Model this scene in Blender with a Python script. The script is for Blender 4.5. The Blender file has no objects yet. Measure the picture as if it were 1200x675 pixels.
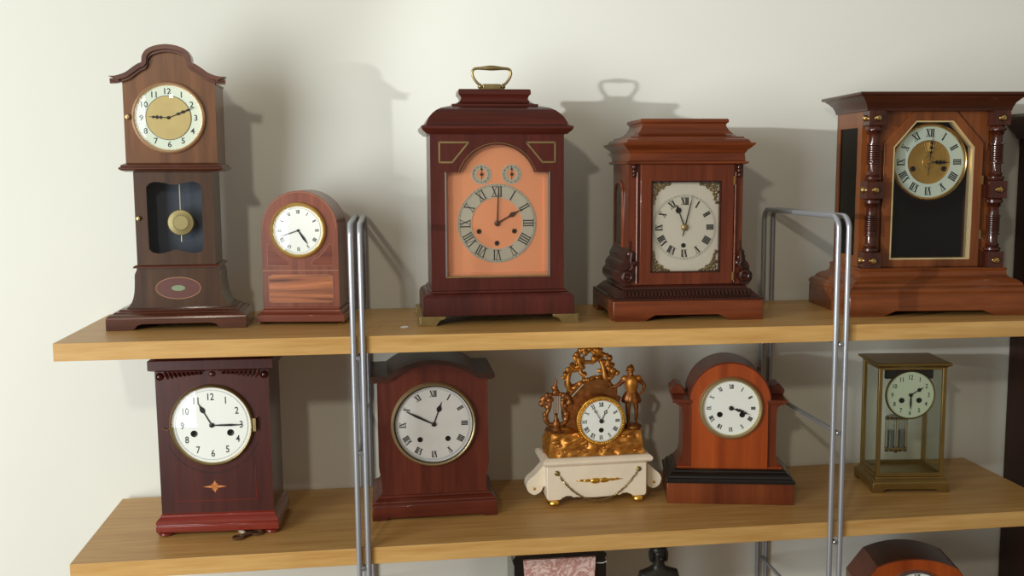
import bpy, math, random
from mathutils import Vector, Matrix, noise
from mathutils.geometry import tessellate_polygon
PI = math.pi
S = bpy.context.scene
COL = S.collection
rnd = random.Random(7)

# ------------------------------------------------------------------ camera
F, YAW, PITCH, ROLL = 1180.36, 0.121846, 0.116927, -0.0090552
CAM = Vector((0.525446, -1.631824, 0.263928))
A1, A2 = -0.004945, 0.002441          # the two shelves are not dead level
GAP, SHT, SHD = -0.36, 0.02853, 0.3302
YW = 0.345                            # face of the back wall
cy_, sy_ = math.cos(YAW), math.sin(YAW)
fw = Vector((sy_*math.cos(PITCH), cy_*math.cos(PITCH), -math.sin(PITCH)))
rt = Vector((cy_, -sy_, 0)); up = rt.cross(fw)
r2 = math.cos(ROLL)*rt + math.sin(ROLL)*up
u2 = -math.sin(ROLL)*rt + math.cos(ROLL)*up
cam = bpy.data.cameras.new('camera'); co = bpy.data.objects.new('camera', cam); COL.objects.link(co)
m = Matrix((( r2.x, u2.x, -fw.x, CAM.x), (r2.y, u2.y, -fw.y, CAM.y), (r2.z, u2.z, -fw.z, CAM.z), (0, 0, 0, 1)))
co.matrix_world = m
cam.sensor_fit = 'HORIZONTAL'; cam.sensor_width = 36; cam.lens = 36*F/1200
cam.clip_start = 0.05; cam.clip_end = 50
S.camera = co

# ------------------------------------------------------------------ materials
def lin(c):
    return tuple(((v/255)/12.92 if v/255 <= .04045 else ((v/255+.055)/1.055)**2.4) for v in c) + (1,)
def newmat(name):
    m = bpy.data.materials.new(name); m.use_nodes = True
    nt = m.node_tree; b = nt.nodes['Principled BSDF']
    return m, nt, b
def plain(name, rgb, rough=.5, metal=0, coat=0, noise_amt=0, nscale=40, bump=0):
    m, nt, b = newmat(name)
    c = lin(rgb)
    b.inputs['Base Color'].default_value = c
    b.inputs['Roughness'].default_value = rough
    b.inputs['Metallic'].default_value = metal
    b.inputs['Coat Weight'].default_value = coat
    tc = nt.nodes.new('ShaderNodeTexCoord'); n = nt.nodes.new('ShaderNodeTexNoise')
    n.inputs['Scale'].default_value = nscale; n.inputs['Detail'].default_value = 4
    nt.links.new(tc.outputs['Object'], n.inputs['Vector'])
    if noise_amt:
        r = nt.nodes.new('ShaderNodeValToRGB')
        r.color_ramp.elements[0].position = .3; r.color_ramp.elements[1].position = .7
        r.color_ramp.elements[0].color = tuple(v*(1-noise_amt) for v in c[:3])+(1,)
        r.color_ramp.elements[1].color = tuple(min(1, v*(1+noise_amt)) for v in c[:3])+(1,)
        nt.links.new(n.outputs['Fac'], r.inputs[0]); nt.links.new(r.outputs[0], b.inputs['Base Color'])
    if bump:
        bp = nt.nodes.new('ShaderNodeBump'); bp.inputs['Strength'].default_value = bump
        bp.inputs['Distance'].default_value = .002
        nt.links.new(n.outputs['Fac'], bp.inputs['Height']); nt.links.new(bp.outputs[0], b.inputs['Normal'])
    return m
def wood(name, dark, light, axis='z', scale=60, rough=.35, coat=.25, figure=.5):
    m, nt, b = newmat(name)
    tc = nt.nodes.new('ShaderNodeTexCoord'); mp = nt.nodes.new('ShaderNodeMapping')
    s = [1, 1, 1]; s['xyz'.index(axis)] = .07
    mp.inputs['Scale'].default_value = s
    nt.links.new(tc.outputs['Object'], mp.inputs['Vector'])
    n1 = nt.nodes.new('ShaderNodeTexNoise'); n1.inputs['Scale'].default_value = scale*3.5
    n1.inputs['Detail'].default_value = 6; n1.inputs['Roughness'].default_value = .65
    n2 = nt.nodes.new('ShaderNodeTexNoise'); n2.inputs['Scale'].default_value = scale*.5
    n2.inputs['Detail'].default_value = 3; n2.inputs['Distortion'].default_value = 1.5
    nt.links.new(mp.outputs[0], n1.inputs['Vector']); nt.links.new(mp.outputs[0], n2.inputs['Vector'])
    mx = nt.nodes.new('ShaderNodeMix'); mx.inputs[0].default_value = figure
    nt.links.new(n1.outputs['Fac'], mx.inputs[2]); nt.links.new(n2.outputs['Fac'], mx.inputs[3])
    r = nt.nodes.new('ShaderNodeValToRGB')
    e = r.color_ramp.elements
    e[0].position = .36; e[0].color = lin(dark); e[1].position = .64; e[1].color = lin(light)
    nt.links.new(mx.outputs[0], r.inputs[0]); nt.links.new(r.outputs[0], b.inputs['Base Color'])
    b.inputs['Roughness'].default_value = rough
    b.inputs['Coat Weight'].default_value = coat; b.inputs['Coat Roughness'].default_value = .10
    b.inputs['Specular IOR Level'].default_value = .3
    bp = nt.nodes.new('ShaderNodeBump'); bp.inputs['Strength'].default_value = .12; bp.inputs['Distance'].default_value = .001
    nt.links.new(n1.outputs['Fac'], bp.inputs['Height']); nt.links.new(bp.outputs[0], b.inputs['Normal'])
    return m
def glassmat(name, tint=(1, 1, 1), refl=1.0, rough=.02):
    m = bpy.data.materials.new(name); m.use_nodes = True; nt = m.node_tree
    for n in list(nt.nodes): nt.nodes.remove(n)
    o = nt.nodes.new('ShaderNodeOutputMaterial'); mx = nt.nodes.new('ShaderNodeMixShader')
    t = nt.nodes.new('ShaderNodeBsdfTransparent'); t.inputs[0].default_value = tint+(1,)
    g = nt.nodes.new('ShaderNodeBsdfGlossy'); g.inputs['Roughness'].default_value = rough
    fr = nt.nodes.new('ShaderNodeFresnel'); fr.inputs[0].default_value = 1.5
    mu = nt.nodes.new('ShaderNodeMath'); mu.operation = 'MULTIPLY'; mu.inputs[1].default_value = refl
    nt.links.new(fr.outputs[0], mu.inputs[0]); nt.links.new(mu.outputs[0], mx.inputs[0])
    nt.links.new(t.outputs[0], mx.inputs[1]); nt.links.new(g.outputs[0], mx.inputs[2])
    nt.links.new(mx.outputs[0], o.inputs[0])
    return m

MAT = dict(
    wall=plain('wall_paint', (226, 227, 216), .7, noise_amt=.012, nscale=3),
    floor=wood('floor_boards', (120, 84, 55), (150, 108, 72), 'x', 8),
    oak=wood('oak_veneer', (178, 132, 70), (208, 168, 104), 'x', 26, .4, .05, .4),
    steel=plain('grey_lacquered_steel', (164, 167, 172), .36, .5),
    screw=plain('bright_screw', (175, 178, 180), .3, .9),
    w1=wood('walnut_brown', (84, 50, 26), (124, 80, 44), 'z', 24, .35, .4),
    w1d=wood('walnut_dark', (66, 30, 18), (94, 48, 28), 'x', 30, .3, .6),
    w1p=wood('trunk_panel', (54, 33, 20), (84, 55, 34), 'z', 26, .32, .6),
    w2=wood('red_satin_mahogany', (104, 50, 32), (136, 74, 50), 'z', 40, .34, .3),
    w2x=wood('red_satin_mahogany_base', (96, 42, 26), (130, 64, 42), 'x', 40, .3, .4),
    w2f=wood('flame_veneer', (78, 34, 20), (186, 112, 68), 'x', 90, .35, .3, .85),
    w3=wood('plum_mahogany', (58, 17, 11), (78, 27, 18), 'z', 50, .4, .2),
    w3x=wood('plum_mahogany_roof', (54, 17, 11), (76, 27, 18), 'x', 50, .36, .3),
    w4=wood('chestnut_brown', (70, 25, 9), (106, 47, 21), 'z', 26, .32, .4),
    w4x=wood('chestnut_brown_long_grain', (74, 28, 10), (120, 58, 26), 'x', 26, .3, .4),
    w4d=wood('chestnut_dark', (38, 15, 9), (62, 26, 17), 'x', 40, .32, .35),
    w5=wood('honey_walnut', (86, 42, 14), (130, 72, 32), 'z', 22, .33, .35),
    w5x=wood('honey_walnut_long_grain', (82, 38, 13), (132, 70, 32), 'x', 22, .3, .4),
    w5c=wood('walnut_cornice', (46, 20, 10), (76, 36, 20), 'x', 26, .3, .4),
    w5d=wood('dark_turned_wood', (44, 17, 10), (74, 34, 22), 'z', 50, .25, .6),
    w6=wood('deep_burgundy_wood', (52, 16, 11), (78, 30, 22), 'z', 30, .36, .4),
    w6x=wood('cherry_base_wood', (98, 24, 16), (134, 46, 32), 'x', 36, .26, .6),
    w7=wood('oxblood_wood', (72, 26, 16), (102, 44, 28), 'z', 30, .36, .3),
    w7x=wood('oxblood_wood_base', (66, 22, 14), (100, 42, 26), 'x', 30, .33, .3),
    w7t=wood('oxblood_wood_top', (44, 22, 14), (62, 34, 22), 'y', 34, .4, .2),
    w10=wood('orange_thuya', (132, 52, 14), (172, 80, 28), 'z', 24, .36, .3, .7),
    w10d=wood('orange_thuya_dark', (84, 32, 12), (118, 52, 22), 'z', 30, .34, .35, .6),
    w10x=wood('orange_thuya_base', (88, 36, 16), (132, 66, 32), 'z', 20, .36, .3, .8),
    w12=wood('orange_top_wood', (84, 34, 14), (116, 52, 24), 'y', 24, .36, .3, .6),
    w12t=wood('brown_top_wood', (56, 26, 12), (78, 40, 20), 'y', 24, .36, .3, .6),
    cab=wood('near_black_wood', (34, 13, 8), (54, 23, 14), 'z', 20, .45, .1),
    black=plain('ebonised_wood', (18, 15, 14), .3, coat=.3),
    void=plain('dark_interior', (20, 13, 9), .85),
    reflection_blue=plain('reflection_blue_backboard', (62, 70, 82), .6),  # blue-grey stands in for the reflection on the trunk door glass
    enamel=plain('white_enamel', (236, 240, 232), .35),
    cream=plain('green_white_enamel', (212, 224, 204), .35),
    silver=plain('silvered_metal', (204, 200, 178), .5, .15, noise_amt=.1, nscale=12),
    silv4=plain('silvered_plate', (238, 233, 214), .5, 0),
    copper=plain('salmon_copper_plate', (255, 172, 122), .42, .1),
    brass=plain('polished_brass', (206, 172, 108), .22, 1),
    palegilt=plain('pale_gilt_edge', (238, 214, 160), .35, .7),
    gold=plain('bright_gilt', (232, 184, 84), .24, 1),
    oldbrass=plain('dull_brass', (160, 140, 96), .38, .9, noise_amt=.12, nscale=60),
    casebrass=plain('lacquered_brass_case', (150, 126, 74), .34, .9, noise_amt=.1, nscale=30),
    ormolu=plain('gilt_spelter', (188, 126, 52), .42, .7, noise_amt=.3, nscale=70, bump=.3),
    ormolud=plain('dark_gilt_spelter', (146, 92, 46), .42, .7, noise_amt=.35, nscale=90, bump=.3),
    brassdial=plain('matt_brass_centre', (170, 152, 98), .45, .4, noise_amt=.06),
    sunburst=plain('sunburst_brass', (190, 150, 74), .4, .55),
    ink=plain('black_ink', (24, 24, 24), .5),
    grey_ink=plain('grey_ink', (120, 122, 118), .5),
    iron=plain('blued_steel', (34, 32, 32), .35, .6),
    bronzehand=plain('brown_steel', (96, 70, 50), .35, .6),
    alab=plain('white_alabaster', (230, 215, 190), .32, noise_amt=.06, nscale=25, coat=.3),
    inlay=plain('boxwood_stringing', (162, 112, 76), .45),
    inlayr=plain('red_inlay', (88, 40, 28), .45),
    inlayg=plain('green_inlay', (120, 138, 104), .45),
    inlayo=plain('orange_inlay', (196, 118, 50), .45),
    marble=plain('black_marble', (20, 19, 19), .2, coat=.3),
    bronze=plain('dark_patinated_bronze', (50, 48, 42), .4, .5, noise_amt=.2, nscale=60),
    white=plain('white_scrap', (230, 228, 220), .7),
    pendglass=plain('mercury_vial', (150, 158, 164), .12, .85),
    rosegilt=plain('rose_gilt_bezel', (236, 200, 160), .3, .75), lightbrass=plain('pale_brass_bezel', (190, 172, 126), .38, .75),
    shadeglass=glassmat('shade_tinted_side_glass', (.22, .20, .17), .6),  # dark tint stands in for the shade inside the case
    glass=glassmat('clear_glass', refl=.8), cglass=glassmat('case_glass', (.97, .99, .96), .45),
    dglass=glassmat('door_glass', (.95, .96, .97), .45),
)
def pink_marble():
    m, nt, b = newmat('pink_veined_marble')
    tc = nt.nodes.new('ShaderNodeTexCoord'); n = nt.nodes.new('ShaderNodeTexNoise')
    n.inputs['Scale'].default_value = 34; n.inputs['Detail'].default_value = 6; n.inputs['Distortion'].default_value = 2
    r = nt.nodes.new('ShaderNodeValToRGB'); e = r.color_ramp.elements
    e[0].position = .4; e[0].color = lin((226, 200, 190)); e[1].position = .56; e[1].color = lin((224, 196, 186))
    k = e.new(.48); k.color = lin((176, 122, 112))
    nt.links.new(tc.outputs['Object'], n.inputs['Vector']); nt.links.new(n.outputs['Fac'], r.inputs[0])
    nt.links.new(r.outputs[0], b.inputs['Base Color']); b.inputs['Roughness'].default_value = .3
    return m
MAT['pink'] = pink_marble()
MAT['lightgold'] = plain('soft_gilt_bezel', (232, 196, 118), .32, .8)

# ------------------------------------------------------------------ mesh builder
class MB:
    def __init__(s): s.v = []; s.f = []
    def add(s, vs, fs):
        o = len(s.v); s.v += [tuple(p) for p in vs]; s.f += [tuple(i+o for i in f) for f in fs]; return s
    def box(s, x0, x1, y0, y1, z0, z1):
        vs = [(x, y, z) for z in (z0, z1) for y in (y0, y1) for x in (x0, x1)]
        return s.add(vs, [(0, 2, 3, 1), (4, 5, 7, 6), (0, 1, 5, 4), (2, 6, 7, 3), (0, 4, 6, 2), (1, 3, 7, 5)])
    def prism(s, outer, y0, y1, holes=()):          # outline in x-z, thickness along y
        loops = [list(outer)]+[list(h) for h in holes]
        tri = tessellate_polygon([[Vector((p[0], p[1], 0)) for p in l] for l in loops])
        flat = [p for l in loops for p in l]; n = len(flat)
        vs = [(p[0], y0, p[1]) for p in flat]+[(p[0], y1, p[1]) for p in flat]
        fs = []
        if not holes and n <= 24:
            ar = sum(flat[i][0]*flat[(i+1) % n][1]-flat[(i+1) % n][0]*flat[i][1] for i in range(n))
            q = tuple(range(n)) if ar > 0 else tuple(range(n-1, -1, -1))
            fs = [q, tuple(i+n for i in reversed(q))]; tri = []
        for t in tri:
            a, b, c = [flat[i] for i in t]
            cr = (b[0]-a[0])*(c[1]-a[1])-(b[1]-a[1])*(c[0]-a[0])
            t = tuple(t) if cr > 0 else tuple(reversed(t))
            fs.append(t); fs.append(tuple(i+n for i in reversed(t)))
        o = 0
        for li, l in enumerate(loops):
            k = len(l)
            ar = sum(l[i][0]*l[(i+1) % k][1]-l[(i+1) % k][0]*l[i][1] for i in range(k))
            ccw = ar > 0
            for i in range(k):
                a, b = o+i, o+(i+1) % k
                q = (b, a, a+n, b+n) if ccw == (li == 0) else (a, b, b+n, a+n)
                fs.append(q)
            o += k
        return s.add(vs, fs)
    def sweep(s, w, d, prof, fy=1.0, lim=.03, y0=0, cx=0):   # stack of mitred rectangles: profile (inset, z)
        vs = []; fs = []
        for e, z in prof:
            ey = e if e <= lim else lim+(e-lim)*fy
            vs += [(cx-w+e, y0+ey, z), (cx+w-e, y0+ey, z), (cx+w-e, y0+d-ey, z), (cx-w+e, y0+d-ey, z)]
        n = len(prof)
        for k in range(n-1):
            for i in range(4):
                a = 4*k+i; b = 4*k+(i+1) % 4
                fs.append((a, b, b+4, a+4))
        fs.append((3, 2, 1, 0)); fs.append((4*n-4, 4*n-3, 4*n-2, 4*n-1))
        return s.add(vs, fs)
    def lathe(s, prof, c=(0, 0, 0), axis='z', n=32, closed=False, a0=0, a1=2*PI, cap=True):
        vs = []; fs = []; full = abs(a1-a0-2*PI) < 1e-6; m = n if full else n+1
        for r, h in prof:
            for i in range(m):
                a = a0+(a1-a0)*i/n
                if axis == 'z': p = (c[0]+r*math.cos(a), c[1]+r*math.sin(a), c[2]+h)
                elif axis == 'y': p = (c[0]+r*math.cos(a), c[1]+h, c[2]+r*math.sin(a))
                else: p = (c[0]+h, c[1]+r*math.cos(a), c[2]+r*math.sin(a))
                vs.append(p)
        k = len(prof); kk = k if closed else k-1
        for j in range(kk):
            for i in range(n if full else n):
                i2 = (i+1) % m if full else i+1
                a, b = j*m+i, j*m+i2; cc, dd = ((j+1) % k)*m+i2, ((j+1) % k)*m+i
                fs.append((a, b, cc, dd))
        if not closed and full and cap:
            if prof[0][0] > 1e-6: fs.append(tuple(range(m-1, -1, -1)))
            if prof[-1][0] > 1e-6: fs.append(tuple((k-1)*m+i for i in range(m)))
        return s.add(vs, fs)
    def tube(s, pts, r, n=8, closed=False, cap=True):
        pts = [Vector(p) for p in pts]; k = len(pts)
        rs = r if isinstance(r, (list, tuple)) else [r]*k
        vs = []; fs = []; prev = None
        for i, p in enumerate(pts):
            a = pts[(i-1) % k] if (closed or i > 0) else p
            b = pts[(i+1) % k] if (closed or i < k-1) else p
            t = (b-a).normalized()
            if prev is None:
                nn = t.orthogonal().normalized()
            else:
                nn = (prev-t*prev.dot(t)).normalized()
            prev = nn; bb = t.cross(nn)
            for j in range(n):
                an = 2*PI*j/n
                vs.append(p+(nn*math.cos(an)+bb*math.sin(an))*rs[i])
        for i in range(k if closed else k-1):
            for j in range(n):
                a = i*n+j; b = i*n+(j+1) % n; c = ((i+1) % k)*n+(j+1) % n; d = ((i+1) % k)*n+j
                fs.append((a, b, c, d))
        if cap and not closed:
            fs.append(tuple(range(n-1, -1, -1))); fs.append(tuple((k-1)*n+j for j in range(n)))
        return s.add(vs, fs)
    def blob(s, c, r, amp=0, fr=30, seed=0, n=14):
        if not isinstance(r, (tuple, list)): r = (r, r, r)
        vs = []; fs = []; m = max(6, n//2)
        for j in range(m+1):
            th = PI*j/m
            for i in range(n):
                a = 2*PI*i/n
                d = Vector((math.sin(th)*math.cos(a), math.sin(th)*math.sin(a), math.cos(th)))
                p = Vector((d.x*r[0], d.y*r[1], d.z*r[2]))
                if amp:
                    q = Vector(c)+p
                    p = p*(1+amp*noise.noise(q*fr+Vector((seed, seed*2, 0))))
                vs.append(Vector(c)+p)
        for j in range(m):
            for i in range(n):
                fs.append((j*n+i, (j+1)*n+i, (j+1)*n+(i+1) % n, j*n+(i+1) % n))
        return s.add(vs, fs)
    def move(s, M):
        s.v = [tuple(M @ Vector(p)) for p in s.v]; return s
    def build(s, name, mat, parent=None, bevel=0, ang=32, loc=None):
        me = bpy.data.meshes.new(name); me.from_pydata(s.v, [], s.f)
        me.validate(); me.polygons.foreach_set('use_smooth', [True]*len(me.polygons))
        me.set_sharp_from_angle(angle=math.radians(ang))
        me.materials.append(MAT[mat] if isinstance(mat, str) else mat)
        o = bpy.data.objects.new(name, me); COL.objects.link(o)
        if parent: o.parent = parent
        if loc: o.location = loc
        if bevel:
            b = o.modifiers.new('bevel', 'BEVEL'); b.width = bevel; b.segments = 2; b.limit_method = 'ANGLE'; b.angle_limit = math.radians(40)
        return o
def tag(o, label=None, cat=None, group=None, kind=None):
    if label: o['label'] = label
    if cat: o['category'] = cat
    if group: o['group'] = group
    if kind: o['kind'] = kind
    return o
def thing(name, label, cat, x, y, th, shelf, group=None):
    o = bpy.data.objects.new(name, None); COL.objects.link(o); o.empty_display_size = .02
    a = A1 if shelf == 0 else A2
    z = a*x if shelf == 0 else (GAP+a*x if shelf == 1 else Z3)
    if shelf == 2: a = 0
    o.matrix_world = Matrix.Translation((x, y, z)) @ Matrix.Rotation(-math.atan(a), 4, 'Y') @ Matrix.Rotation(th, 4, 'Z')
    return tag(o, label, cat, group)
def arc(cx, cz, r, a0, a1, n=24):                  # angles in degrees, counter-clockwise from +x
    return [(cx+r*math.cos(math.radians(a0+(a1-a0)*i/n)), cz+r*math.sin(math.radians(a0+(a1-a0)*i/n))) for i in range(n+1)]
def smooth(pts, n=6):                               # Catmull-Rom
    out = []; k = len(pts)
    for i in range(k-1):
        p0 = Vector(pts[max(i-1, 0)]); p1 = Vector(pts[i]); p2 = Vector(pts[i+1]); p3 = Vector(pts[min(i+2, k-1)])
        for j in range(n):
            t = j/n
            out.append(tuple(.5*((2*p1)+(p2-p0)*t+(2*p0-5*p1+4*p2-p3)*t*t+(3*p1-p0-3*p2+p3)*t**3)))
    out.append(tuple(pts[-1])); return out
def mirror(half):                                   # half outline from left-bottom to centre-top
    return half+[(-p[0], p[1]) for p in reversed(half) if abs(p[0]) > 1e-7]
def offset(pts, d):                                 # offset of an open polyline (to its right-hand side)
    out = []
    for i, p in enumerate(pts):
        a = Vector(pts[max(i-1, 0)]); b = Vector(pts[min(i+1, len(pts)-1)])
        t = (b-a).normalized(); out.append((p[0]+t.y*d, p[1]-t.x*d))
    return out
def stroke(mb, pts, w, y0, y1, closed=False):       # flat band along a 2-D polyline
    for i in range(len(pts)-(0 if closed else 1)):
        a = Vector(pts[i]); b = Vector(pts[(i+1) % len(pts)])
        t = (b-a)
        if t.length < 1e-7: continue
        t.normalize(); n = Vector((-t.y, t.x))*w/2
        e = t*w*.2
        mb.prism([tuple(a-n-e), tuple(b-n+e), tuple(b+n+e), tuple(a+n-e)], y0, y1)

# ------------------------------------------------------------------ numerals and dials
def roman(mb, txt, h, bold=1.0):
    x = 0; polys = []
    T = .15*bold*h; t = .055*h
    def bar(x0, z0, x1, z1, w):
        polys.append([(x0-w/2, z0), (x0+w/2, z0), (x1+w/2, z1), (x1-w/2, z1)])
    for ch in txt:
        if ch == 'I': bar(x+.12*h, 0, x+.12*h, h, T); x += .25*h
        elif ch == 'V':
            bar(x+.30*h, 0, x+.08*h, h, T); bar(x+.32*h, 0, x+.52*h, h, t); x += .58*h
        elif ch == 'X':
            bar(x+.50*h, 0, x+.10*h, h, T); bar(x+.08*h, 0, x+.52*h, h, t); x += .60*h
    bar_ = [(0, -.01*h), (x, -.01*h), (x, .04*h), (0, .04*h)]
    polys.append(bar_); polys.append([(p[0], p[1]+.97*h) for p in bar_])
    return [[(p[0]-x/2, p[1]) for p in q] for q in polys]
ROM = ['XII', 'I', 'II', 'III', 'IIII', 'V', 'VI', 'VII', 'VIII', 'IX', 'X', 'XI']
GLY = {}
def glyph(txt, off=0.0):
    key = txt; txt_ = txt
    if txt in GLY: return GLY[txt]
    cu = bpy.data.curves.new('t', 'FONT'); cu.body = txt; cu.size = 1; cu.align_x = 'CENTER'; cu.align_y = 'CENTER'
    cu.resolution_u = 3; cu.offset = .012
    o = bpy.data.objects.new('t', cu); COL.objects.link(o)
    dg = bpy.context.evaluated_depsgraph_get(); me = bpy.data.meshes.new_from_object(o.evaluated_get(dg))
    vs = [tuple(v.co) for v in me.vertices]; fs = [tuple(p.vertices) for p in me.polygons]
    xs = [v[0] for v in vs]; ys = [v[1] for v in vs]
    cx = (min(xs)+max(xs))/2; cyy = (min(ys)+max(ys))/2; hh = max(ys)-min(ys)
    vs = [((v[0]-cx)/hh, (v[1]-cyy)/hh) for v in vs]
    bpy.data.objects.remove(o); bpy.data.curves.remove(cu); bpy.data.meshes.remove(me)
    GLY[txt] = (vs, fs); return GLY[txt]
def put_text(mb, txt, cx, cz, h, y, rot=0, sx=.9):
    vs, fs = glyph(txt); c, s_ = math.cos(rot), math.sin(rot)
    V = []
    for a, b in vs:
        a *= h*sx; b *= h
        V.append((cx+a*c+b*s_, y, cz-a*s_+b*c))
    mb.add(V, fs)
def numerals(parent, cx, cz, y, kind, r, h, mat='ink', bold=1.0, sx=.9, skip=()):
    mb = MB()
    for k in range(12):
        if k in skip: continue
        a = k*PI/6
        if kind == 'roman':
            for q in roman(mb, ROM[k], h, bold):
                pts = []
                for px, pz in q:
                    pz -= h/2
                    pts.append((cx+(r+pz)*math.sin(a)+px*math.cos(a), cz+(r+pz)*math.cos(a)-px*math.sin(a)))
                mb.prism(pts, y-.0003, y)
        else:
            put_text(mb, str(k if k else 12), cx+r*math.sin(a), cz+r*math.cos(a), h, y-.0003, 0, sx)
    return mb.build('numerals', mat, parent)
def minute_track(parent, cx, cz, y, r0, r1, mat='grey_ink', n=60, w=.0004, rings=True):
    mb = MB()
    for k in range(n):
        a = k*2*PI/n; ww = w*2 if k % 5 == 0 else w
        s_, c = math.sin(a), math.cos(a)
        mb.prism([(cx+r0*s_-ww*c, cz+r0*c+ww*s_), (cx+r0*s_+ww*c, cz+r0*c-ww*s_), (cx+r1*s_+ww*c, cz+r1*c-ww*s_), (cx+r1*s_-ww*c, cz+r1*c+ww*s_)], y-.0003, y)
    if rings:
        for r in (r0, r1):
            mb.lathe([(r-w*.6, 0), (r-w*.6, -.0003), (r+w*.6, -.0003), (r+w*.6, 0)], (cx, y, cz), 'y', 64, closed=True)
    return mb.build('minute_track', mat, parent)
def hand(parent, name, cx, cz, y, deg, L, kind='spade', mat='iron', w=.0016, tail=0.0):
    h = []                                          # half outline along +z
    if kind == 'spade': half = [(-w*.55, 0), (-w*.45, L*.52), (-w*2.0, L*.60), (-w*2.3, L*.68), (-w*.6, L*.82), (0, L)]
    elif kind == 'diamond': half = [(-w*.6, 0), (-w*.5, L*.45), (-w*1.9, L*.58), (-w*.5, L*.74), (0, L)]
    elif kind == 'plain': half = [(-w*.7, 0), (-w*.5, L*.7), (0, L)]
    elif kind == 'leaf': half = [(-w*.5, 0), (-w*1.0, L*.3), (-w*1.3, L*.6), (-w*.4, L*.9), (0, L)]
    elif kind == 'ball': half = [(-w*.6, 0), (-w*.45, L*.64)]+[(-w*3*math.sin(math.radians(t)), L*.74-w*3*math.cos(math.radians(t))) for t in (20, 60, 90, 120, 160)]+[(0, L)]
    elif kind == 'moon': half = [(-w*.5, 0), (-w*.4, L*.62)]+[(-w*2.1*math.sin(math.radians(t)), L*.74-w*2.1*math.cos(math.radians(t))) for t in (20, 60, 90, 120, 160)]+[(0, L)]
    elif kind == 'fancy': half = [(-w*.6, 0), (-w*.6, L*.28), (-w*2.4, L*.36), (-w*.7, L*.44), (-w*2.6, L*.54), (-w*.8, L*.62), (-w*1.8, L*.72), (-w*.5, L*.8), (0, L)]
    out = mirror(half)
    if tail: out = [(-w*.4, -tail)]+out+[(w*.4, -tail)]
    holes = []
    if kind == 'moon': holes = [[(p[0], p[1]) for p in arc(0, L*.74, w*1.3, 0, 324, 9)]]
    a = math.radians(deg); c, s_ = math.cos(a), math.sin(a)
    R = lambda l: [(cx+p[0]*c+p[1]*s_, cz-p[0]*s_+p[1]*c) for p in l]
    mb = MB().prism(R(out), y-.0006, y, [R(h) for h in holes])
    return mb.build(name, mat, parent)
def disc(name, mat, parent, cx, cz, y0, y1, r, n=64):
    return MB().lathe([(0, 0), (r, 0), (r, y1-y0), (0, y1-y0)], (cx, y0, cz), 'y', n).build(name, mat, parent)
def holes_(parent, pts, y, r=.004, mat='brass'):
    for x, z in pts:
        o = MB().lathe([(r*.55, -.0004), (r, -.0008), (r, .0), (r*.55, 0)], (x, y, z), 'y', 20, closed=True).build('winding_hole', mat, parent)
        MB().lathe([(0, -.0004), (r*.6, -.0004)], (x, y, z), 'y', 20).build('winding_arbor', 'void', o)
def bezel(parent, cx, cz, y, ri, ro, proj=.009, mat='brass', beads=0):
    w = ro-ri
    mb = MB().lathe([(ro, 0), (ro, -proj*.35), (ro-w*.12, -proj*.6), (ro-w*.35, -proj*.9), (ro-w*.55, -proj), (ri+w*.25, -proj*.85), (ri+w*.05, -proj*.55), (ri, 0)], (cx, y, cz), 'y', 72, cap=False)
    return mb.build('bezel', mat, parent, ang=50)
def lens(parent, cx, cz, y, r, bulge=.005, mat='glass'):
    prof = [(r*math.sin(t*PI/2/8) if 0 else r*t/8, -bulge*(1-(t/8)**2)) for t in range(9)]
    return MB().lathe(prof, (cx, y, cz), 'y', 48, cap=False).build('dial_glass', mat, parent, ang=60)
def dial(parent, cx, cz, y, rf, ro, kind, nr, nh, hour, minute, holes=(), face='enamel', bz='brass', proj=.009, bold=1., track=None,
         handmat='iron', hole_r=.004, sx=.9, nummat='ink', glass=True, cap=.0026, bulge=.005, holemat='brass', tail=0.0, hw=.0016):
    fy = y-.0015
    d = disc('dial', face, parent, cx, cz, fy, y+.0005, rf+.001)
    numerals(d, cx, cz, fy-.0001, kind, nr, nh, nummat, bold, sx)
    if track: minute_track(d, cx, cz, fy-.0001, track[0], track[1], w=track[2] if len(track) > 2 else .0003)
    holes_(parent, [(cx+a, cz+b) for a, b in holes], fy, hole_r, holemat)
    hand(parent, 'hour_hand', cx, cz, fy-.0010, hour[0], hour[1], hour[2], handmat, hw)
    hand(parent, 'minute_hand', cx, cz, fy-.0022, minute[0], minute[1], minute[2], handmat, hw*.8, tail)
    MB().lathe([(cap, 0), (cap, -.003), (cap*.6, -.0038), (0, -.0038)], (cx, fy, cz), 'y', 20).build('centre_boss', handmat, parent)
    if ro: bezel(parent, cx, cz, y+.001, rf, ro, proj+.001, bz)
    if glass: lens(parent, cx, cz, y-proj*.7, rf+.0012, bulge)
    return d

def rail_wire(parent, pts, name, mat, w=.0012, y=0, th=.0004, closed=True):
    mb = MB(); stroke(mb, pts, w, y-th, y, closed); return mb.build(name, mat, parent)

# ------------------------------------------------------------------ setting
def struct(mb, name, mat, **k):
    o = mb.build(name, mat, **k); o['kind'] = 'structure'; return o
FZ = -1.2
struct(MB().box(-2.6, 3.4, YW, YW+.1, FZ, 1.5), 'wall_back', 'wall')
struct(MB().box(-2.6, 3.4, -3.6, YW+.1, FZ-.1, FZ), 'floor', 'floor')

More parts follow.
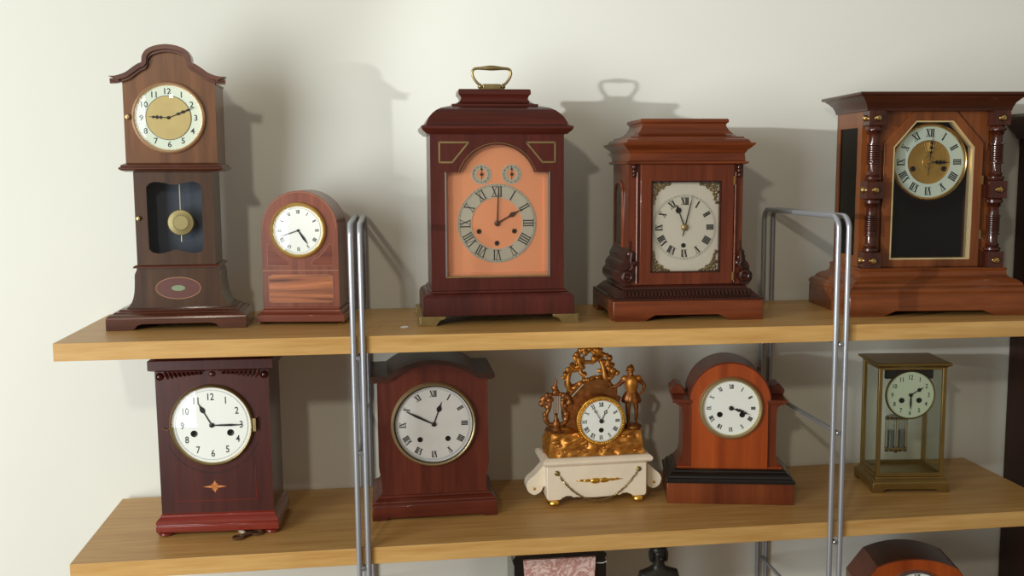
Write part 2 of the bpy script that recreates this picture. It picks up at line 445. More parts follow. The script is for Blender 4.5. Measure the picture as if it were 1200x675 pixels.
# ------------------------------------------------------------------ shelves and racks
Z3 = -.74
def shelf(x0, x1, z, a, label):
    o = MB().box(0, x1-x0, 0, SHD, -SHT, 0).build('wooden_shelf', 'oak', bevel=.0006)
    o.matrix_world = Matrix.Translation((x0, 0, z+a*x0)) @ Matrix.Rotation(-math.atan(a), 4, 'Y')
    return tag(o, label, 'shelf')
shelf(0, 1.735, 0, A1, 'upper pale oak shelf carrying the row of five tall clocks')
shelf(.0047, 1.735, GAP, A2, 'lower pale oak shelf carrying the gilt figure clock and the brass and glass clock')
def rack(xs, label):
    t = bpy.data.objects.new('shelf_rack', None); COL.objects.link(t); t.location = (sum(xs)/2, 0, FZ); tag(t, label, 'shelf support')
    R = .0046; yf = -.0056; yb = SHD+.0066; zt = .180; cr = .022
    for x in xs:
        pts = [(x, yf, FZ+.001)]+[(x, yf, z) for z in (-.6, -.2, zt-cr)]
        pts += [(x, yf+cr-cr*math.cos(t_), zt-cr+cr*math.sin(t_)) for t_ in [PI/2*i/7 for i in range(1, 8)]]
        pts += [(x, yb-cr+cr*math.sin(t_), zt-cr+cr*math.cos(t_)) for t_ in [PI/2*i/7 for i in range(0, 8)]]
        pts += [(x, yb, -.2), (x, yb, FZ+.001)]
        xo = x-sum(xs)/2
        pts = [(xo, p[1], p[2]-FZ) for p in pts]
        MB().tube(pts, R, 14).build('rod_loop', 'steel', t, ang=60)
    hw = (xs[1]-xs[0])/2
    for z in (-.0375 if xs[0] < 1 else -.0392, -.195, -.3915, -.555, -.775):
        zz = z-FZ
        MB().tube([(0, yf, zz), (0, yb, zz)], .0036, 12).build('crossbar', 'steel', t)
        s_ = MB().lathe([(0, -.0042), (.0030, -.0042), (.0042, -.0030), (.0042, .001)], (0, yf, zz), 'y', 16).build('screw', 'screw', t)
rack((.4653, .4804), 'left pair of grey steel rod loops beside the small arched clock')
rack((1.2834, 1.3018), 'right pair of grey steel rod loops rising between two large clocks')
# third shelf, below the frame
o = MB().box(.02, 1.735, .012, SHD, Z3-SHT, Z3).build('wooden_shelf', 'oak'); tag(o, 'lowest pale oak shelf under the black marble clock', 'shelf')

# ------------------------------------------------------------------ clock 1: miniature longcase
def clock_longcase():
    t = thing('mantel_clock', 'slim miniature longcase clock with swan arched top and pendulum, leftmost on upper shelf', 'clock', .1652, .119, .02, 0)
    D = .125
    foot = [(-.116, 0), (-.071, 0), (-.064, .008), (-.055, .010), (.055, .010), (.064, .008), (.071, 0), (.116, 0), (.116, .018), (-.116, .018)]
    b = MB().prism(foot, .001, .012)
    b.box(-.116, -.104, .012, D, 0, .018).box(.104, .116, .012, D, 0, .018).box(-.104, .104, D-.01, D, .002, .018)
    b.sweep(.116, D, [(0, .018), (.001, .022), (.005, .0255), (.010, .0265), (.012, .029), (.018, .0305), (.019, .033), (.026, .035)])
    b.build('plinth', 'w1d', t, bevel=.0008)
    half = [(-.088, .034), (-.082, .038), (-.076, .048), (-.0725, .062), (-.071, .08), (-.0705, .092), (-.067, .100), (-.067, .105)]
    MB().prism(smooth(half, 4)+[(-p[0], p[1]) for p in reversed(smooth(half, 4))], .026, D-.012).build('flared_base', 'w1p', t)
    MB().sweep(.0715, D-.03, [(0, .1035), (0, .1055), (.002, .1075), (.004, .1085)], y0=.020).build('belt_moulding', 'w1d', t)
    # oval fan inlay
    ov = [(.0005+.037*math.cos(a), .068+.0185*math.sin(a)) for a in [2*PI*i/40 for i in range(40)]]
    f = MB().prism(ov, .0256, .0262).build('oval_inlay', 'inlayr', t)
    rail_wire(f, ov, 'inlay_border', 'inlay', .0012, .0256)
    lf = [(.0005+.0115*math.cos(a), .068+.005*math.sin(a)) for a in [2*PI*i/20 for i in range(20)]]
    MB().prism(lf, .0251, .0256).build('inlay_leaf', 'inlayg', f)
    # trunk
    gl = smooth([(-.044, .136), (-.0445, .190), (-.0445, .241)], 3)+smooth([(-.0445, .241), (-.038, .2475), (-.027, .2495), (-.014, .2475), (.001, .2445), (.016, .2475), (.030, .2495), (.040, .2475), (.0455, .241)], 4)[1:]+smooth([(.0455, .241), (.0455, .136)], 3)[1:]+smooth([(.0455, .136), (.040, .130), (.028, .128), (.015, .131), (.001, .1345), (-.013, .131), (-.026, .128), (-.038, .130), (-.044, .136)], 4)[1:-1]
    b = MB().prism([(-.0645, .1085), (.0645, .1085), (.0645, .268), (-.0645, .268)], .022, .030, [gl])
    b.box(-.0645, -.058, .030, D-.018, .1085, .268).box(.058, .0645, .030, D-.018, .1085, .268)
    b.build('trunk', 'w1p', t)
    MB().box(-.058, .058, .072, D-.018, .1085, .268).build('backboard', 'reflection_blue', t)  # board colour carries the reflection of the glass in front
    MB().prism(offset(gl+[gl[0]], 0)[:-1], .0235, .0243).build('door_glass', 'dglass', t)
    MB().lathe([(0, -.007), (.003, -.0065), (.004, -.003), (.002, 0)], (-.0585, .022, .188), 'y', 16).build('door_knob', 'oldbrass', t)
    p = MB().tube([(.006, .045, .263), (.006, .045, .19)], .0011, 8).build('pendulum_rod', 'silver', t)
    q = MB().lathe([(0, -.0045), (.012, -.0045), (.0125, -.005), (.0135, -.0045), (.021, -.003), (.0225, 0), (.021, .003), (0, .004)], (.006, .045, .1795), 'y', 40).build('pendulum_bob', 'brassdial', t)
    MB().tube([(.006, .045, .158), (.006, .045, .146)], .001, 6).build('rating_screw', 'oldbrass', q)
    # waist moulding and hood
    MB().sweep(.0845, D-.012, [(.010, .2665), (.004, .2685), (0, .2710), (0, .2735), (.003, .2750), (.003, .2775), (.010, .2810)], y0=.006).build('waist_moulding', 'w1d', t, bevel=.0005)
    top = [(-.0940, .4240), (-.082, .4248), (-.067, .430), (-.055, .4385), (-.0460, .4445), (-.0415, .4460)]
    arch = [(-.0400, .4480), (-.0385, .4585), (-.0305, .4685), (-.0155, .4745), (0, .4765)]
    half = smooth(top, 5)+smooth(arch, 5)[0:]
    full = mirror(half)
    inner = offset(full, .0075)
    inner[0] = (-.0760, .4155); inner[-1] = (.0760, .4155)
    body = [(-.0745, .281), (.0745, .281), (.0745, .4165)]+[p for p in reversed(offset(full, .006)) if abs(p[0]) < .0735]+[(-.0745, .4165)]
    MB().prism(body, .0195, .0270).build('hood_front', 'w1', t)
    MB().box(-.0745, .0745, .0270, D-.006, .281, .412).box(-.0755, .0755, .030, D-.005, .412, .4155).build('hood', 'w1', t)
    cr = MB().prism(full+list(reversed(inner)), .0080, .0300)
    cr.prism([(p[0]*.985, p[1]-.0035) for p in full]+list(reversed([(p[0]*.985, p[1]-.004) for p in offset(full, .008)])), .0125, .0205)
    cr.build('swan_arch_moulding', 'w1d', t)
    d = dial(t, -.002, .3563, .0185, .0530, .0598, 'arabic', .0440, .0098, (273, .034, 'fancy'), (68, .048, 'fancy'), [(-.0212, -.022), (.0212, -.022)], 'cream', 'rosegilt', bold=1, hole_r=.0042, bulge=.004, hw=.0013, proj=.007, sx=1.0, holemat='iron')
    disc('brass_centre', 'brassdial', d, -.002, .3563, .0162, .0172, .0362)
    minute_track(d, -.002, .3563, .0169, .0505, .0512, w=.0002, rings=False)
    MB().lathe([(.0362, 0), (.0362, -.0006), (.037, -.0006), (.037, 0)], (-.002, .0166, .3563), 'y', 48, cap=False).build('centre_rim', 'iron', d)
    MB().lathe([(0, -.008), (.0035, -.0075), (.0045, -.004), (.002, 0)], (-.0675, .0195, .3575), 'y', 16).build('bezel_catch', 'oldbrass', t)
clock_longcase()

# ------------------------------------------------------------------ clock 2: small balloon-arch clock
def clock_small_arch():
    t = thing('mantel_clock', 'smallest upper shelf clock, arched reddish wood with flame veneer panel below white dial', 'clock', .3704, .1385, -.1185, 0)
    D = .115
    for sx in (-1, 1):
        for y in (.010, D-.012):
            MB().lathe([(0, 0), (.0035, .0002), (.0052, .0022), (.0035, .0045), (.003, .006)], (sx*.068, y, 0), 'z', 16).build('ball_foot', 'brass', t)
    MB().sweep(.0765, D, [(0, .0055), (0, .017), (.0015, .0185), (.0045, .0195), (.007, .0225), (.0075, .0255), (.0105, .0275), (.0108, .0305)]).build('plinth', 'w2x', t, bevel=.0006)
    out = [(-.0672, .030), (-.0660, .1690)]+arc(0, .1672, .0659, 178, 2, 40)+[(.0660, .1690), (.0672, .030)]
    MB().prism(out, .0115, D-.010).build('case', 'w2', t, ang=20)
    yy = .0114
    s1 = offset(out, .0022)
    rail_wire(t, s1[1:-1], 'edge_stringing', 'inlay', .0007, yy, closed=False)
    rail_wire(t, [(-.0655, .0944), (.0655, .0944)], 'cross_stringing', 'inlay', .0011, yy, closed=False)
    p = [(-.056, .0405), (-.049, .0385), (.049, .0385), (.056, .0405), (.056, .084), (.049, .087), (-.049, .087), (-.056, .084)]
    f = MB().prism(p, yy-.0004, yy+.001).build('flame_panel', 'w2f', t)
    rail_wire(f, p, 'panel_stringing', 'inlay', .0006, yy-.0004)
    for s_ in (-1, 1):
        q = [(s_*.057, .103), (s_*.057, .140)]+[(s_*(.056*math.cos(a)), .164+.056*math.sin(a)) for a in [math.radians(x) for x in (-25, -40, -55, -68)]]+[(s_*.020, .103)]
        if s_ < 0: q = q[::-1]
        c = MB().prism(q, yy-.0003, yy+.001).build('corner_panel', 'w2x', t)
        rail_wire(c, q, 'corner_stringing', 'inlay', .0005, yy-.0003)
    dial(t, -.002, .1643, .0115, .0415, .0490, 'roman', .0325, .0062, (146, .029, 'leaf'), (252, .034, 'plain'), (), 'enamel', 'lightgold', proj=.008, bold=1.1, track=(.0385, .0395, .00015), hw=.0016, cap=.0022, bulge=.004)
clock_small_arch()

# ------------------------------------------------------------------ clock 3: large bracket clock
def clock_bracket():
    t = thing('bracket_clock', 'large plum mahogany bracket clock with brass carrying handle and copper coloured arched dial', 'clock', .7146, .0892, .0072, 0)
    D = .178
    for sx in (-1, 1):
        for yb, y0, y1, yn in ((0, 0, .045, 1), (1, D-.045, D, -1)):
            f = MB()
            ya = 0 if yb == 0 else D-.012
            o = [(sx*.1405, 0), (sx*.1405, .004), (sx*.137, .006), (sx*.1375, .0125), (sx*.1345, .0165), (sx*.094, .0165), (sx*.094, .0125), (sx*.104, .009), (sx*.108, .004), (sx*.110, 0)]
            if sx > 0: o = o[::-1]
            f.prism(o, ya, ya+.012)
            x0, x1 = sorted((sx*.1395, sx*.1285)); f.box(x0, x1, y0+.002, y1-.002, 0, .0165)
            f.build('brass_foot', 'oldbrass', t, bevel=.0005)
    MB().sweep(.1325, D-.014, [(0, .0160), (0, .043), (.002, .0485), (.007, .0530), (.0115, .0545), (.012, .0575), (.0155, .0590)], y0=.007).build('base_block', 'w3', t, bevel=.0006)
    YF = .022
    # the front is a door frame round an arched opening
    Rr = .0679; zc = .3105-Rr; a = math.degrees(math.asin((.263-zc)/Rr))
    op = [(-.0905, .0820), (.0905, .0820), (.0905, .2632), (Rr*math.cos(math.radians(a)), .2632)]+arc(0, zc, Rr, a, 180-a, 30)[1:]+[(-.0905, .2632)]
    MB().prism([(-.1163, .058), (.1163, .058), (.1163, .330), (-.1163, .330)], YF, YF+.012, [op]).build('door_frame', 'w3', t)
    c = MB().box(-.1163, -.104, YF+.012, D-.022, .058, .330).box(.104, .1163, YF+.012, D-.022, .058, .330).box(-.104, .104, D-.034, D-.022, .058, .330).box(-.104, .104, YF+.012, D-.034, .058, .066).box(-.104, .104, YF+.012, D-.034, .322, .330)
    c.build('case', 'w3', t)
    for nm, pts_, mt_ in (('side_edging', [(-.0905, .0820), (-.0905, .2632)], 'screw'), ('side_edging', [(.0905, .0820), (.0905, .2632)], 'screw'), ('bottom_edging', [(-.0905, .0820), (.0905, .0820)], 'oldbrass')):
        rail_wire(t, pts_, nm, mt_, .0022, YF+.001, .0022, closed=False)
    # quadrant inlays
    for s_ in (-1, 1):
        q = [(s_*.1005, .3145), (s_*.0500, .3145), (s_*.0785, .2805), (s_*.1005, .2805)]
        rail_wire(t, q, 'brass_corner_inlay', 'oldbrass', .0030, YF, .0010)
    rail_wire(t, arc(0, zc, Rr+.003, a, 180-a, 24), 'arch_beading', 'oldbrass', .0010, YF, .0006, closed=False)
    prof = [(.024, .328), (.018, .3290), (.0165, .331), (.012, .3345), (.0095, .338), (.0095, .3425), (.014, .344), (.0175, .3465), (.0195, .351), (.0235, .358), (.029, .3645), (.036, .3700), (.0455, .3745), (.058, .3775), (.0645, .3785), (.0645, .3815), (.0715, .3825), (.0785, .386), (.0815, .3915), (.0795, .3965), (.0765, .399), (.0765, .405), (.0780, .4078)]
    MB().sweep(.1403, D, prof, fy=.62).build('bell_roof', 'w3x', t, ang=28)
    # handle
    yh = D/2
    h = MB().box(-.0215, .0165, yh-.012, yh+.012, .4078, .4105).lathe([(.0, 0)]*0 or [(.004, 0), (.0055, .004), (.004, .0065)], (-.022, yh, .4105), 'z', 14)
    h.box(-.018, .0135, yh-.007, yh+.007, .4105, .4185).lathe([(.004, 0), (.0055, .004), (.004, .0065)], (.0175, yh, .4105), 'z', 14)
    h.build('handle_base', 'oldbrass', t, bevel=.0006)
    L = smooth([(-.0205, yh, .4165), (-.0270, yh, .4200), (-.0345, yh, .4300), (-.0365, yh, .4390), (-.0325, yh, .4450), (-.020, yh, .4462), (-.002, yh, .4468), (.016, yh, .4462), (.0285, yh, .4450), (.0325, yh, .4390), (.0305, yh, .4300), (.0230, yh, .4200), (.0165, yh, .4165)], 5)
    rs = [.0024+.0022*math.exp(-((p[0]+.002)/.016)**2)*(1 if p[2] > .44 else 0) for p in L]
    MB().tube(L, rs, 12).build('carrying_handle', 'oldbrass', t, ang=60)
    # dial plate, rings
    yd = YF+.016
    pl = offset(op+[op[0]], 0)[:-1]
    plate = MB().prism([(-.098, .074), (.098, .074), (.098, .318), (-.098, .318)], yd, yd+.003).build('dial_plate', 'copper', t)
    fr = MB().prism([(-.0935, .078), (.0935, .078), (.0935, .2665), (-.0935, .2665)], yd-.003, yd, [[(-.080, .090), (.080, .090), (.080, .2585), (-.080, .2585)]])
    fr2 = MB(); fr2.prism([(-.0935, .078), (.0935, .078), (.0935, .088), (-.0935, .088)], yd-.003, yd); fr2.box(-.0935, -.0825, yd-.003, yd, .088, .255); fr2.box(.0825, .0935, yd-.003, yd, .088, .255)
    fr2.build('plate_border', 'copper', plate, bevel=.0008)
    cz = .1742
    ring = MB().lathe([(.0448, 0), (.0448, -.0015), (.0692, -.0015), (.0692, 0)], (0, yd, cz), 'y', 80, closed=True).build('chapter_ring', 'silver', t, ang=40)
    numerals(ring, 0, cz, yd-.0016, 'roman', .0555, .0175, 'ink', .75)
    minute_track(ring, 0, cz, yd-.0016, .0655, .0680, 'ink', w=.00018)
    for sx in (-.0268, .0262):
        s_ = MB().lathe([(.0085, -.001), (.0175, -.001), (.0175, 0), (.0085, 0)], (sx, yd, .2597), 'y', 40, closed=True).build('subsidiary_dial', 'silver', t)
        minute_track(s_, sx, .2597, yd-.0011, .0125, .0150, 'ink', n=12, w=.0003)
        hand(s_, 'regulator_hand', sx, .2597, yd-.0016, 0 if sx < 0 else 0, .0135, 'spade', 'bronzehand', .0009, tail=.010)
        MB().lathe([(.0028, 0), (.0028, -.003), (0, -.0035)], (sx, yd, .2597), 'y', 16).build('centre_boss', 'bronzehand', s_)
    holes_(t, [(-.0315, cz-.0140), (.0310, cz-.0140), (0, cz-.0350)], yd, .0045, 'bronzehand')
    hand(t, 'hour_hand', 0, cz, yd-.0025, 60.5, .053, 'diamond', 'bronzehand', .0024)
    hand(t, 'minute_hand', 0, cz, yd-.0040, 2.5, .066, 'plain', 'bronzehand', .0018)
    MB().lathe([(.0050, 0), (.0048, -.005), (.002, -.006), (0, -.006)], (0, yd, cz), 'y', 24).build('centre_boss', 'bronzehand', t)
    MB().prism(op, YF+.0045, YF+.0052).build('door_glass', 'glass', t)
clock_bracket()

# ------------------------------------------------------------------ clock 4: carved bracket clock
def spiral(cx, cz, r0, r1, a0, turns, n=22):
    return [(cx+(r0+(r1-r0)*i/n)*math.cos(a0+turns*2*PI*i/n), cz+(r0+(r1-r0)*i/n)*math.sin(a0+turns*2*PI*i/n)) for i in range(n+1)]
def clock_carved():
    t = thing('bracket_clock', 'square dialled chestnut bracket clock with carved scroll corners and stepped caddy top', 'clock', 1.0530, .0865, -.0252, 0)
    D = .205
    foot = [(-.1375, .006), (-.1335, 0), (-.080, 0), (-.070, .006), (-.062, .0105), (.052, .0105), (.062, .006), (.072, 0), (.134, 0), (.134, .036), (-.1375, .036)]
    b = MB().prism(foot, 0, .014); b.box(-.1375, -.125, .014, .05, 0, .036).box(.122, .134, .014, .05, 0, .036)
    b.box(-.1375, -.125, .05, D-.05, .012, .036).box(.122, .134, .05, D-.05, .012, .036).box(-.1375, -.125, D-.05, D, 0, .036).box(.122, .134, D-.05, D, 0, .036).box(-.125, .122, D-.012, D, .010, .036)
    b.box(-.125, .122, .014, D-.012, .028, .036)
    b.build('base_board', 'w4x', t, bevel=.001)
    X0 = -.00175
    MB().sweep(.1358, D, [(.001, .036), (0, .0375), (.0005, .040), (.006, .041), (.009, .0445), (.016, .051), (.018, .0535), (.022, .0545), (.024, .058), (.030, .061)], cx=X0).build('base_moulding', 'w4d', t, ang=25)
    g = MB()                                         # gadroon band
    for i in range(34):
        x = -.112+.224*i/33+X0
        g.tube([(x, .0065, .0425), (x, .0115, .0475), (x, .0165, .0525)], [.0022, .0034, .0024], 6)
    g.build('gadroon_band', 'w4d', t)
    YF = .030; z0, z1 = .060, .2765
    c = MB().box(-.104, -.084, YF+.006, D-.03, z0, z1).box(.086, .104, YF+.006, D-.03, z0, z1).box(-.084, .086, D-.042, D-.03, z0, z1).box(-.084, .086, YF+.012, D-.042, z0, z0+.01).box(-.084, .086, YF+.012, D-.042, z1-.01, z1)
    c.build('case', 'w4', t)
    # flared scroll flanks
    fl = smooth([(-.102, .140), (-.105, .122), (-.110, .112), (-.111, .104), (-.115, .100), (-.119, .092), (-.1185, .086), (-.1235, .080), (-.124, .070), (-.119, .062), (-.113, .058)], 4)+[(-.100, .058), (-.100, .140)]
    for s_ in (-1, 1):
        q = [(p[0] if s_ < 0 else -p[0], p[1]) for p in fl]
        if s_ > 0: q = q[::-1]
        MB().prism(q, YF+.004, D-.03).build('scroll_flank', 'w4d', t, ang=40)
        r = MB().lathe([(0, -.0085), (.0035, -.008), (.0045, -.0055), (.007, -.0075), (.0105, -.006), (.0118, -.002), (.0120, .004)], (s_*.1075, YF+.001, .0765), 'y', 24)
        sc = [(x, YF-.002, z) for x, z in smooth([(s_*.099, .120), (s_*.101, .105), (s_*.098, .095), (s_*.103, .088)], 5)]
        r.tube(sc, [.003]*len(sc), 8)
        for k in range(3): r.blob((s_*(.096+.003*k), YF+.001, .100+.009*k), (.006, .004, .0055), .3, 80, k)
        r.build('carved_rosette', 'w4d', t)
        h = MB()
        for k in range(3): h.blob((s_*.0955, YF+.001, .271-.007*k), (.0052-.0008*k, .004, .005), .25, 90, k+5)
        h.build('carved_capital', 'w4d', t)
        MB().tube([(s_*.0895, YF+.003, .064), (s_*.0895, YF+.003, .262)], .0022, 10).build('corner_beading', 'w4x', t)
    # side windows
    for s_ in (-1, 1):
        x = s_*.1045
        prof = [(y, z) for y, z in [(.085, .128), (.150, .128), (.150, .225)]]+[(.1175+.0325*math.cos(a), .225+.020*math.sin(a)) for a in [PI*i/10 for i in range(1, 10)]]+[(.085, .225)]
        MB().tube([(x, p[0], p[1]) for p in prof], .0032, 8, closed=True).build('side_window_frame', 'w4x', t)
        w = MB(); vs = [(x-s_*.0002, p[0], p[1]) for p in prof]; w.add(vs+[(v[0]-s_*-.0008, v[1], v[2]) for v in vs], [tuple(range(len(vs))), tuple(reversed(range(len(vs), 2*len(vs))))]); w.build('side_window', 'black', t)
    # door
    op = [(-.0625, .0840), (.0610, .0840), (.0610, .2455), (-.0625, .2455)]
    MB().prism([(-.084, .0615), (.086, .0615), (.086, .2755), (-.084, .2755)], YF, YF+.012, [op]).build('door_frame', 'w4', t, bevel=.0008)
    sl = MB()
    rail_wire(t, [(p[0]*1.01, p[1]) for p in op], 'sight_edge', 'w4d', .003, YF+.003, .003)
    for z in (.247, .0755): MB().box(.0845, .0875, YF-.0015, YF+.004, z-.0075, z+.0075).build('hinge', 'brass', t)
    # cornice and caddy top
    MB().sweep(.1200, D-.012, [(.016, .2755), (.0105, .2775), (.0105, .2805), (.0155, .2825), (.0165, .295), (.0140, .2975), (.0125, .3010), (.008, .3045), (.0035, .309), (.002, .310), (.001, .3135), (.008, .3145), (.0115, .3195), (.0175, .3225), (.0185, .3245), (.0275, .3265), (.0335, .3300), (.0395, .3365), (.0435, .3445), (.0430, .3480), (.0395, .3510), (.0395, .3555), (.0415, .3570)], y0=.012, fy=.95, lim=.02).build('caddy_top', 'w4x', t, ang=25)
    # dial
    yd = YF+.010; cx, cz = -.001, .1635
    p = MB().prism([(-.072, .076), (.071, .076), (.071, .254), (-.072, .254)], yd, yd+.003).build('dial', 'silv4', t)
    numerals(p, cx, cz, yd-.0002, 'roman', .0468, .0130, 'ink', 1.35)
    minute_track(p, cx, cz, yd-.0002, .0555, .0580, 'grey_ink', w=.0002)
    for sx in (-1, 1):
        for sz in (-1, 1):
            m_ = MB(); ax, az = cx+sx*.0600, cz+sz*.0800
            def P(u, v): return (ax-sx*u, az-sz*v)
            for (u, v, r, a) in ((.006, .006, .0045, 0), (.013, .005, .004, 1), (.006, .014, .004, 2), (.020, .0045, .0035, 3), (.0055, .022, .0035, 4), (.0125, .012, .0038, 5), (.0265, .0035, .0028, 1), (.0045, .030, .003, 2), (.0190, .009, .0028, .5)):
                q = spiral(*P(u, v), .0008, r, a, 1.3*sx*sz, 14)
                m_.tube([(x, yd-.0012, z) for x, z in q], .0009, 6)
            for (u, v) in ((.002, .002), (.010, .009), (.016, .002), (.002, .018), (.031, .002), (.002, .036), (.007, .003), (.003, .009), (.009, .014), (.013, .009), (.022, .004), (.004, .025), (.008, .019), (.018, .006)):
                m_.blob((P(u, v)[0], yd-.0008, P(u, v)[1]), (.0034, .0014, .0034), .5, 200, u*99, 10)
            m_.build('corner_spandrel', 'oldbrass', p)
    holes_(t, [(cx-.0015, cz-.0325)], yd, .0042, 'iron')
    hand(t, 'hour_hand', cx, cz, yd-.0015, 339, .044, 'ball', 'iron', .0018, tail=.0)
    hand(t, 'minute_hand', cx, cz, yd-.0030, 13.4, .0605, 'plain', 'iron', .0016, tail=.016)
    MB().lathe([(.0062, 0), (.0060, -.004), (.003, -.0055), (0, -.0055)], (cx, yd-.0005, cz), 'y', 24).build('centre_boss', 'oldbrass', t)
    MB().prism(op, YF+.0050, YF+.0057).build('door_glass', 'glass', t)
clock_carved()

# ------------------------------------------------------------------ clock 5: large clock with turned columns
def clock_columns():
    t = thing('mantel_clock', 'large walnut clock with turned columns, brass bosses and octagonal door, right on upper shelf', 'clock', 1.5175, .0732, -.0683, 0)
    D = .214; W = .1675
    foot = [(-W, 0), (-.104, 0), (-.092, .005), (-.082, .0095), (.082, .0095), (.092, .005), (.104, 0), (W, 0), (W, .038), (-W, .038)]
    b = MB().prism(foot, 0, .016).box(-W, -W+.016, .016, D, 0, .038).box(W-.016, W, .016, D, 0, .038).box(-W+.016, W-.016, D-.014, D, .010, .038).box(-W+.016, W-.016, .016, D-.014, .030, .038)
    b.build('base_board', 'w5x', t, bevel=.001)
    MB().sweep(W, D, [(.001, .038), (.001, .0405), (.0, .042), (-.001, .045), (.001, .050), (.006, .0535), (.009, .0545), (.0095, .058), (.016, .0635), (.024, .0665), (.029, .0705), (.0305, .078), (.0300, .0800), (.0290, .0830), (.031, .0848)]).build('base_moulding', 'w5x', t, ang=25)
    z0, z1 = .0848, .372
    # carcase with glazed sides, the shade inside put into the glass tint
    yb = .062
    c = MB().box(-.131, -.120, yb, yb+.02, z0, z1).box(.120, .131, yb, yb+.02, z0, z1).box(-.131, -.120, D-.045, D-.03, z0, z1).box(.120, .131, D-.045, D-.03, z0, z1)
    for x0, x1 in ((-.131, -.120), (.120, .131)):
        c.box(x0, x1, yb+.02, D-.045, z0, z0+.02).box(x0, x1, yb+.02, D-.045, z1-.03, z1)
    c.box(-.120, .120, D-.040, D-.030, z0, z1).box(-.120, -.094, yb-.006, yb+.02, z0, z1).box(.094, .120, yb-.006, yb+.02, z0, z1)
    c.box(-.120, .120, yb, D-.04, z1-.008, z1).box(-.120, .120, yb, D-.04, z0, z0+.006)
    c.build('carcase', 'w5', t)
    for x in (-.1285, .1275): MB().box(x, x+.001, yb+.02, D-.045, z0+.02, z1-.03).build('side_glass', 'shadeglass', t)
    MB().box(-.1195, .1195, D-.046, D-.0405, z0+.006, z1-.008).build('backboard', 'void', t)
    # upper spandrel corners behind the door
    YD = .050
    MB().prism([(-.104, .300), (-.080, .300), (-.080, .310), (-.037, .358), (.037, .358), (.080, .310), (.080, .300), (.104, .300), (.104, z1), (-.104, z1)], YD+.004, YD+.012).build('front_spandrels', 'w5', t)
    op = [(-.0760, .0990), (.0760, .0990), (.0760, .3060), (.0350, .3535), (-.0350, .3535), (-.0760, .3060)]
    out = [(-.0935, z0), (.0935, z0), (.0935, .3130), (.0395, z1-.001), (-.0395, z1-.001), (-.0935, .3130)]
    d = MB().prism(out, YD, YD+.012, [op]).build('door_frame', 'w5', t, bevel=.001)
    op2 = [(-.0730, .1018), (.0730, .1018), (.0730, .3050), (.0338, .3510), (-.0338, .3510), (-.0730, .3050)]
    MB().prism([(p[0]*1.0, p[1]) for p in op], YD+.001, YD+.019, [op2]).build('gilt_sight_frame', 'palegilt', t)
    for z in (.245, .145): MB().box(.0925, .0950, YD-.0015, YD+.004, z-.008, z+.008).build('hinge', 'oldbrass', t)
    MB().prism([(p[0]*.995, .2+(p[1]-.2)*.995) for p in op2], YD+.009, YD+.0098).build('door_glass', 'dglass', t)
    # columns
    for s_ in (-1, 1):
        cx = s_*.1155; yc = .046
        col = MB()
        for za, zb in ((.0848, .1140), (.2120, .2440), (.3440, .3720)):
            col.sweep(.0155, .031, [(.001, za), (0, za+.001), (0, zb-.001), (.001, zb)], y0=yc-.0155, cx=cx)
        def turned(za, zb):
            h = zb-za; pr = []
            K = [(0, .0125), (.03, .0150), (.07, .0150), (.09, .0105), (.12, .0125), (.15, .0100), (.18, .0092), (.30, .0088), (.315, .0125), (.335, .0125), (.345, .0100)]
            for k in range(7):
                K += [(.36+.04*k, .0098), (.372+.04*k, .0118), (.388+.04*k, .0118)]
            K += [(.645, .0100), (.655, .0130), (.675, .0130), (.69, .0092), (.82, .0088), (.85, .0105), (.87, .0135), (.89, .0105), (.92, .0150), (.97, .0150), (1, .0125)]
            return [(r, za+h*f) for f, r in K]
        col.lathe(turned(.1140, .2120), (cx, yc, 0), 'z', 24).lathe(turned(.2440, .3440), (cx, yc, 0), 'z', 24)
        cc = col.build('turned_column', 'w5d', t, ang=40)
        for z in (.0985, .2280, .3575):
            MB().lathe([(.0065, 0), (.0062, -.003), (.0045, -.0058), (.002, -.007), (0, -.0072)], (cx, yc-.0155, z), 'y', 20).build('brass_boss', 'brass', cc)
            k = MB().lathe([(0, 0)]*0 or [(.0060, 0), (.0056, -.003), (.004, -.0055), (0, -.0068)], (cx-.0155, yc, z), 'x', 20)
            if s_ > 0: k = MB().lathe([(.0060, 0), (.0056, .003), (.004, .0055), (0, .0068)], (cx+.0155, yc, z), 'x', 20)
            k.build('brass_boss', 'brass', cc)
    # cornice
    MB().sweep(.1560, D-.016, [(.022, .3705), (.0215, .3735), (.0205, .3775), (.0170, .3850), (.0105, .3920), (.0065, .3950), (.0055, .3965), (.0010, .3975), (0, .4005), (.001, .4030)], y0=.011).build('cornice', 'w5c', t, ang=25, bevel=.0006)
    # dial
    yd = .070; cz = .2785
    r = MB().lathe([(.0405, 0), (.0405, -.002), (.0655, -.002), (.0655, 0)], (0, yd, cz), 'y', 72, closed=True).build('chapter_ring', 'cream', t, ang=40)
    numerals(r, 0, cz, yd-.0021, 'roman', .0535, .0145, 'ink', 1.1)
    cen = MB().lathe([(0, -.0005), (.010, -.0005), (.0112, -.0018), (.0124, -.0005), (.030, .0002), (.0395, -.0012), (.0410, -.002), (.0410, .001)], (0, yd, cz), 'y', 60)
    for k in range(48):
        a = 2*PI*k/48
        cen.tube([(.020*math.sin(a), yd-.0002, cz+.020*math.cos(a)), (.036*math.sin(a), yd-.0006, cz+.036*math.cos(a))], [.0005, .0011], 5)
    cen.build('brass_centre', 'sunburst', r)
    MB().box(-.010, .010, yd+.002, .160, cz-.010, cz+.030).lathe([(.062, .002), (.062, .012), (0, .012)], (0, yd, cz), 'y', 40).build('movement', 'oldbrass', t)
    bezel(t, 0, cz, yd+.001, .0650, .0725, .009, 'brass')
    holes_(t, [(-.0300, -.0125+cz), (.0290, -.0125+cz)], yd-.001, .0048, 'iron')
